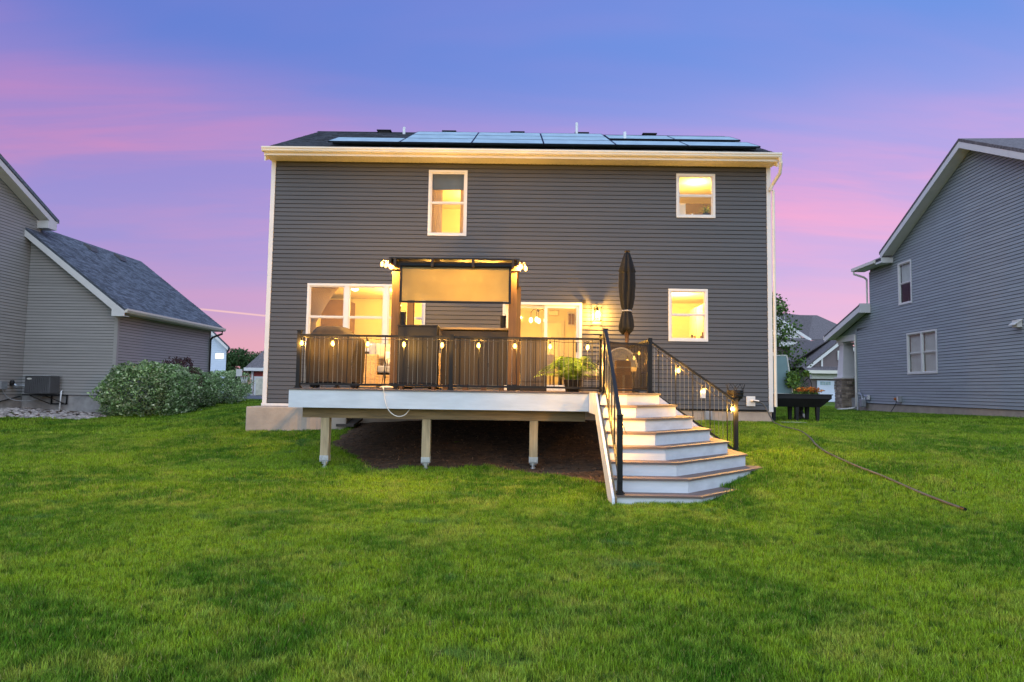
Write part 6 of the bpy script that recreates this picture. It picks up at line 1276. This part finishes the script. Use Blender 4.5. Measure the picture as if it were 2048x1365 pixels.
for sg, xa in ((1, 25.55), (-1, 32.05)):
    xb = 28.8; m = MB(); m.prism([(xa, 59.6, 2.20), (xb, 59.6, 4.78), (xb, 59.6, 4.48), (xa+sg*0.25, 59.6, 2.10)], (0, 0.1, 0)); m.build('rake_board', 'white', fh)
    m = MB(); m.prism([(xa, 59.62, 2.24), (xb, 59.62, 4.82), (xb, 59.62, 4.92), (xa-sg*0.1, 59.62, 2.3)], (0, 6.5, 0)); m.build('roof', 'shingle_brown', fh)
m = MB(); m.box(28.73, 28.88, 59.78, 59.86, 3.75, 4.55); m.box(28.73, 28.88, 59.78, 59.86, 2.35, 2.95); m.box(26.95, 27.10, 59.78, 59.86, 2.35, 3.15); m.box(30.4, 30.55, 59.78, 59.86, 2.35, 3.15); m.build('gable_trim', 'white', fh)
m = MB(); m.box(28.4, 29.2, 59.74, 59.82, 2.92, 3.76); w_ = m.build('window', 'white', fh)
for i in range(3):
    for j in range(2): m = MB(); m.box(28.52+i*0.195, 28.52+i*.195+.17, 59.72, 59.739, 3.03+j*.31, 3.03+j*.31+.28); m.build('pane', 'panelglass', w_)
m = MB(); m.prism([(25.3, 59.0, 1.85), (32.3, 59.0, 1.85), (32.3, 60.0, 2.30), (25.3, 60.0, 2.30)], (0, 0, 0.1)); m.build('skirt_roof', 'shingle_brown', fh)
m = MB(); m.box(25.3, 32.3, 58.9, 59.0, 1.70, 1.98); m.build('gutter', 'white_metal', fh); m = MB(); m.box(26.0, 32.2, 59.6, 59.97, 1.25, 1.66); m.build('fascia_board', 'white', fh)
gd = MB(); gd.box(26.6, 32.0, 59.85, 59.95, -0.75, 1.10); gd = gd.build('garage_door', mat('white_garage_door', (0.66, 0.70, 0.82), 0.45, var=0.03), fh)
for i in range(4):
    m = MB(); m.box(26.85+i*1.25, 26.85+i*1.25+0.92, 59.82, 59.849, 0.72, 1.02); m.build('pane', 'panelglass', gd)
    m = MB()
    for k in range(1, 4): m.box(26.85+i*1.25+k*.23-.015, 26.85+i*1.25+k*.23+.015, 59.80, 59.819, .72, 1.02)
    m.build('muntin', 'white', gd)
m = MB(); m.box(22.5, 30.5, 66, 74, -0.8, 4.6); m.build('wall', 'siding_brown', fh)
m = MB(); m.prism([(21.2, 65.8, 5.15), (28.2, 65.8, 5.15), (26.2-1.4, 65.8, 7.65)], (0, 8, 0)); m.build('upper_gable', 'white', fh)
m = MB(); m.box(21.0, 29.2, 65.3, 65.75, 4.45, 5.0); m.build('fascia_board', 'white', fh)
m = MB(); m.prism([(21.2, 65.2, 4.95), (28.4, 65.2, 4.95), (28.0, 65.9, 5.25), (21.2, 65.9, 5.25)], (0, 0, 0.1)); m.build('skirt_roof', 'shingle_brown', fh)
for k in range(12): m = MB(); m.box(22.5+k*0.4, 22.54+k*0.4, 65.7, 65.79, 5.25, 5.25+min(2.2, 0.35+0.9*(min(k+2, 14-k))*0.4)); m.build('batten', 'white', fh)
m = MB(); m.prism([(24.8, 65.6, 7.75), (28.7, 65.6, 5.2), (28.5, 65.6, 5.0), (24.8, 65.6, 7.4)], (0, 0.15, 0)); m.build('rake_board', 'white', fh)
m = MB(); m.prism([(24.9, 66.2, 7.9), (28.9, 66.2, 5.2), (35, 66.2, 5.2), (31.0, 70, 7.9), (26.0, 70, 7.95)], (0, 0, 0.1)); m.prism([(24.5, 70, 7.9), (31.2, 70, 7.9), (34.8, 66.0, 5.1), (28.9, 66.0, 5.1)], (0, 0, 0.15)); m.build('roof', 'shingle_brown', fh)
m = MB(); m.prism([(24.5, 61.5, 2.3), (28.6, 61.5, 4.9), (33, 66.1, 5.0), (27, 66.1, 4.9)], (0, 0, 0.1)); m.build('roof', 'shingle_brown', fh)
m = MB(); m.box(24.9, 25.3, 65.8, 65.99, 1.2, 3.9); m.build('corner_trim', 'white', fh)
for k, (x, y, zt, rr) in enumerate(((42, 80, 3.2, 3.5), (49, 84, 3.6, 3.5), (14, 85, 2.5, 3.2))):
    tree((x, y), -0.8, zt, rr, 2600, 'darkleaf', ['dark far tree seen beside the porch downspout', 'dark far tree hidden behind the slate house', 'low far tree behind the planter'][k], 0.32, 80+k, 'far trees')

# ------------------------------------------------------------------ grass
def tuft(name, nb, rad, h, w, seed):
    g = np.random.default_rng(seed); vs = []; fs = []
    for i in range(nb):
        a = g.uniform(0, 6.283); r_ = rad*math.sqrt(g.random()); x, y = r_*math.cos(a), r_*math.sin(a); hh = h*g.uniform(0.55, 1.15); b = g.uniform(0, 6.283); lean = hh*g.uniform(0.15, 0.9)
        dx, dy = math.cos(b)*lean, math.sin(b)*lean; sx, sy = -math.sin(b)*w/2, math.cos(b)*w/2; k = len(vs); zt_ = math.sqrt(max(0.1, 1-(lean/hh)**2*0.55))*hh
        vs += [(x-sx, y-sy, -0.01), (x+sx, y+sy, -0.01), (x+dx*0.4+sx*.8, y+dy*0.4+sy*.8, zt_*0.6), (x+dx*0.4-sx*.8, y+dy*0.4-sy*.8, zt_*0.6), (x+dx, y+dy, zt_)]
        fs += [(k, k+1, k+2, k+3), (k+3, k+2, k+4)]
    me = bpy.data.meshes.new(name); me.from_pydata(vs, [], fs); me.materials.append(M['blade']); return bpy.data.objects.new(name, me)
def blocked(x, y):
    b = (x > XL-0.1) & (x < XR) & (y > WY-0.02)
    b |= (x > XL-0.13) & (x < -3.8) & (y > 15.29)
    fr = np.array([dirt_front(v) for v in x]); b |= (x > -3.7) & (x < 1.45) & (y > np.maximum(9.4, fr)+0.05*np.sin(x*23)) & (y < 16)
    g_ = gz(x, y); b |= (x > 1.2) & (x < 2.5) & (y > 9.3) & (y < 16) & (x < 1.75+(y-9.3)*0.9)
    b |= (x > 1.2) & (x < 4.0) & (y > 8.47) & (y < YB) & (x < 2.32+(y-8.46)*0.99) & (g_ < -1.245)
    b |= (x > 1.2) & (x < 3.76) & (y > 8.71) & (y < YB) & (x < 2.23+(y-8.71)*0.99)
    b |= (x < WX1+0.0) & (x > LX) & (y > 23.1); b |= (x < LX+0.1) & (y > 12)
    b |= (x < -13.2) & (x > LX) & (y > 20.9+np.maximum(0, -14.6-x)*(-0.55))
    b |= (x > 14.6-(29-y)*0.0524) & (y < 29); b |= (y > 31) & (x < -7.5)
    return b
def scatter(y0, y1, dens, protos, smin, smax, nm):
    A = 0; xs_ = []; ys_ = []
    w0, w1 = y0*0.82+3.2, y1*0.82+3.2; n_ = int((w0+w1)*(y1-y0)*dens*1.02); yy = rng.uniform(y0, y1, n_*2); hw = yy*0.82+3.2; xx = rng.uniform(-w1, w1, n_*2); k = np.abs(xx) < hw; xx, yy = xx[k][:n_], yy[k][:n_]
    k = ~blocked(xx, yy); xx, yy = xx[k], yy[k]; zz_ = gz(xx, yy)
    me = bpy.data.meshes.new(nm); me.vertices.add(len(xx)); me.vertices.foreach_set('co', np.stack([xx, yy, zz_], 1).reshape(-1).astype(np.float32)); me.update()
    o = bpy.data.objects.new(nm, me); link(o); o['kind'] = 'stuff'
    pc = bpy.data.collections.new(nm+'_tufts')
    for p in protos: pc.objects.link(p)
    ng = bpy.data.node_groups.new(nm, 'GeometryNodeTree'); ng.interface.new_socket('Geometry', in_out='INPUT', socket_type='NodeSocketGeometry'); ng.interface.new_socket('Geometry', in_out='OUTPUT', socket_type='NodeSocketGeometry')
    a = ng.nodes; gi = a.new('NodeGroupInput'); go = a.new('NodeGroupOutput'); ip = a.new('GeometryNodeInstanceOnPoints'); ci = a.new('GeometryNodeCollectionInfo'); ci.inputs[0].default_value = pc; ci.inputs[1].default_value = True; ci.inputs[2].default_value = True
    ip.inputs['Pick Instance'].default_value = True
    rv = a.new('FunctionNodeRandomValue'); rv.data_type = 'FLOAT_VECTOR'; rv.inputs[0].default_value = (-0.12, -0.12, 0); rv.inputs[1].default_value = (0.12, 0.12, 6.283)
    rs = a.new('FunctionNodeRandomValue'); rs.data_type = 'FLOAT'; rs.inputs[2].default_value = smin; rs.inputs[3].default_value = smax; rs.inputs['Seed'].default_value = 5
    ll = ng.links; ll.new(gi.outputs[0], ip.inputs['Points']); ll.new(ci.outputs[0], ip.inputs['Instance']); ll.new(rv.outputs[0], ip.inputs['Rotation']); ll.new(rs.outputs[1], ip.inputs['Scale']); ll.new(ip.outputs[0], go.inputs[0])
    md = o.modifiers.new('grass', 'NODES'); md.node_group = ng; return o
near = [tuft('tuft', 60, 0.072, 0.052, 0.0036, s) for s in range(4)]
mid_ = [tuft('tuft', 60, 0.11, 0.055, 0.005, s+10) for s in range(3)]
far_ = [tuft('tuft', 44, 0.17, 0.07, 0.010, s+20) for s in range(3)]
tag(scatter(2.6, 8.5, 360, near, 0.55, 1.15, 'grass'), 'mown green grass of the foreground lawn', 'grass')
tag(scatter(8.5, 16.0, 170, mid_, 0.75, 1.25, 'grass'), 'mown green grass of the middle lawn around the deck', 'grass')
tag(scatter(16.0, 38.0, 48, far_, 0.75, 1.25, 'grass'), 'mown green grass between the houses', 'grass')
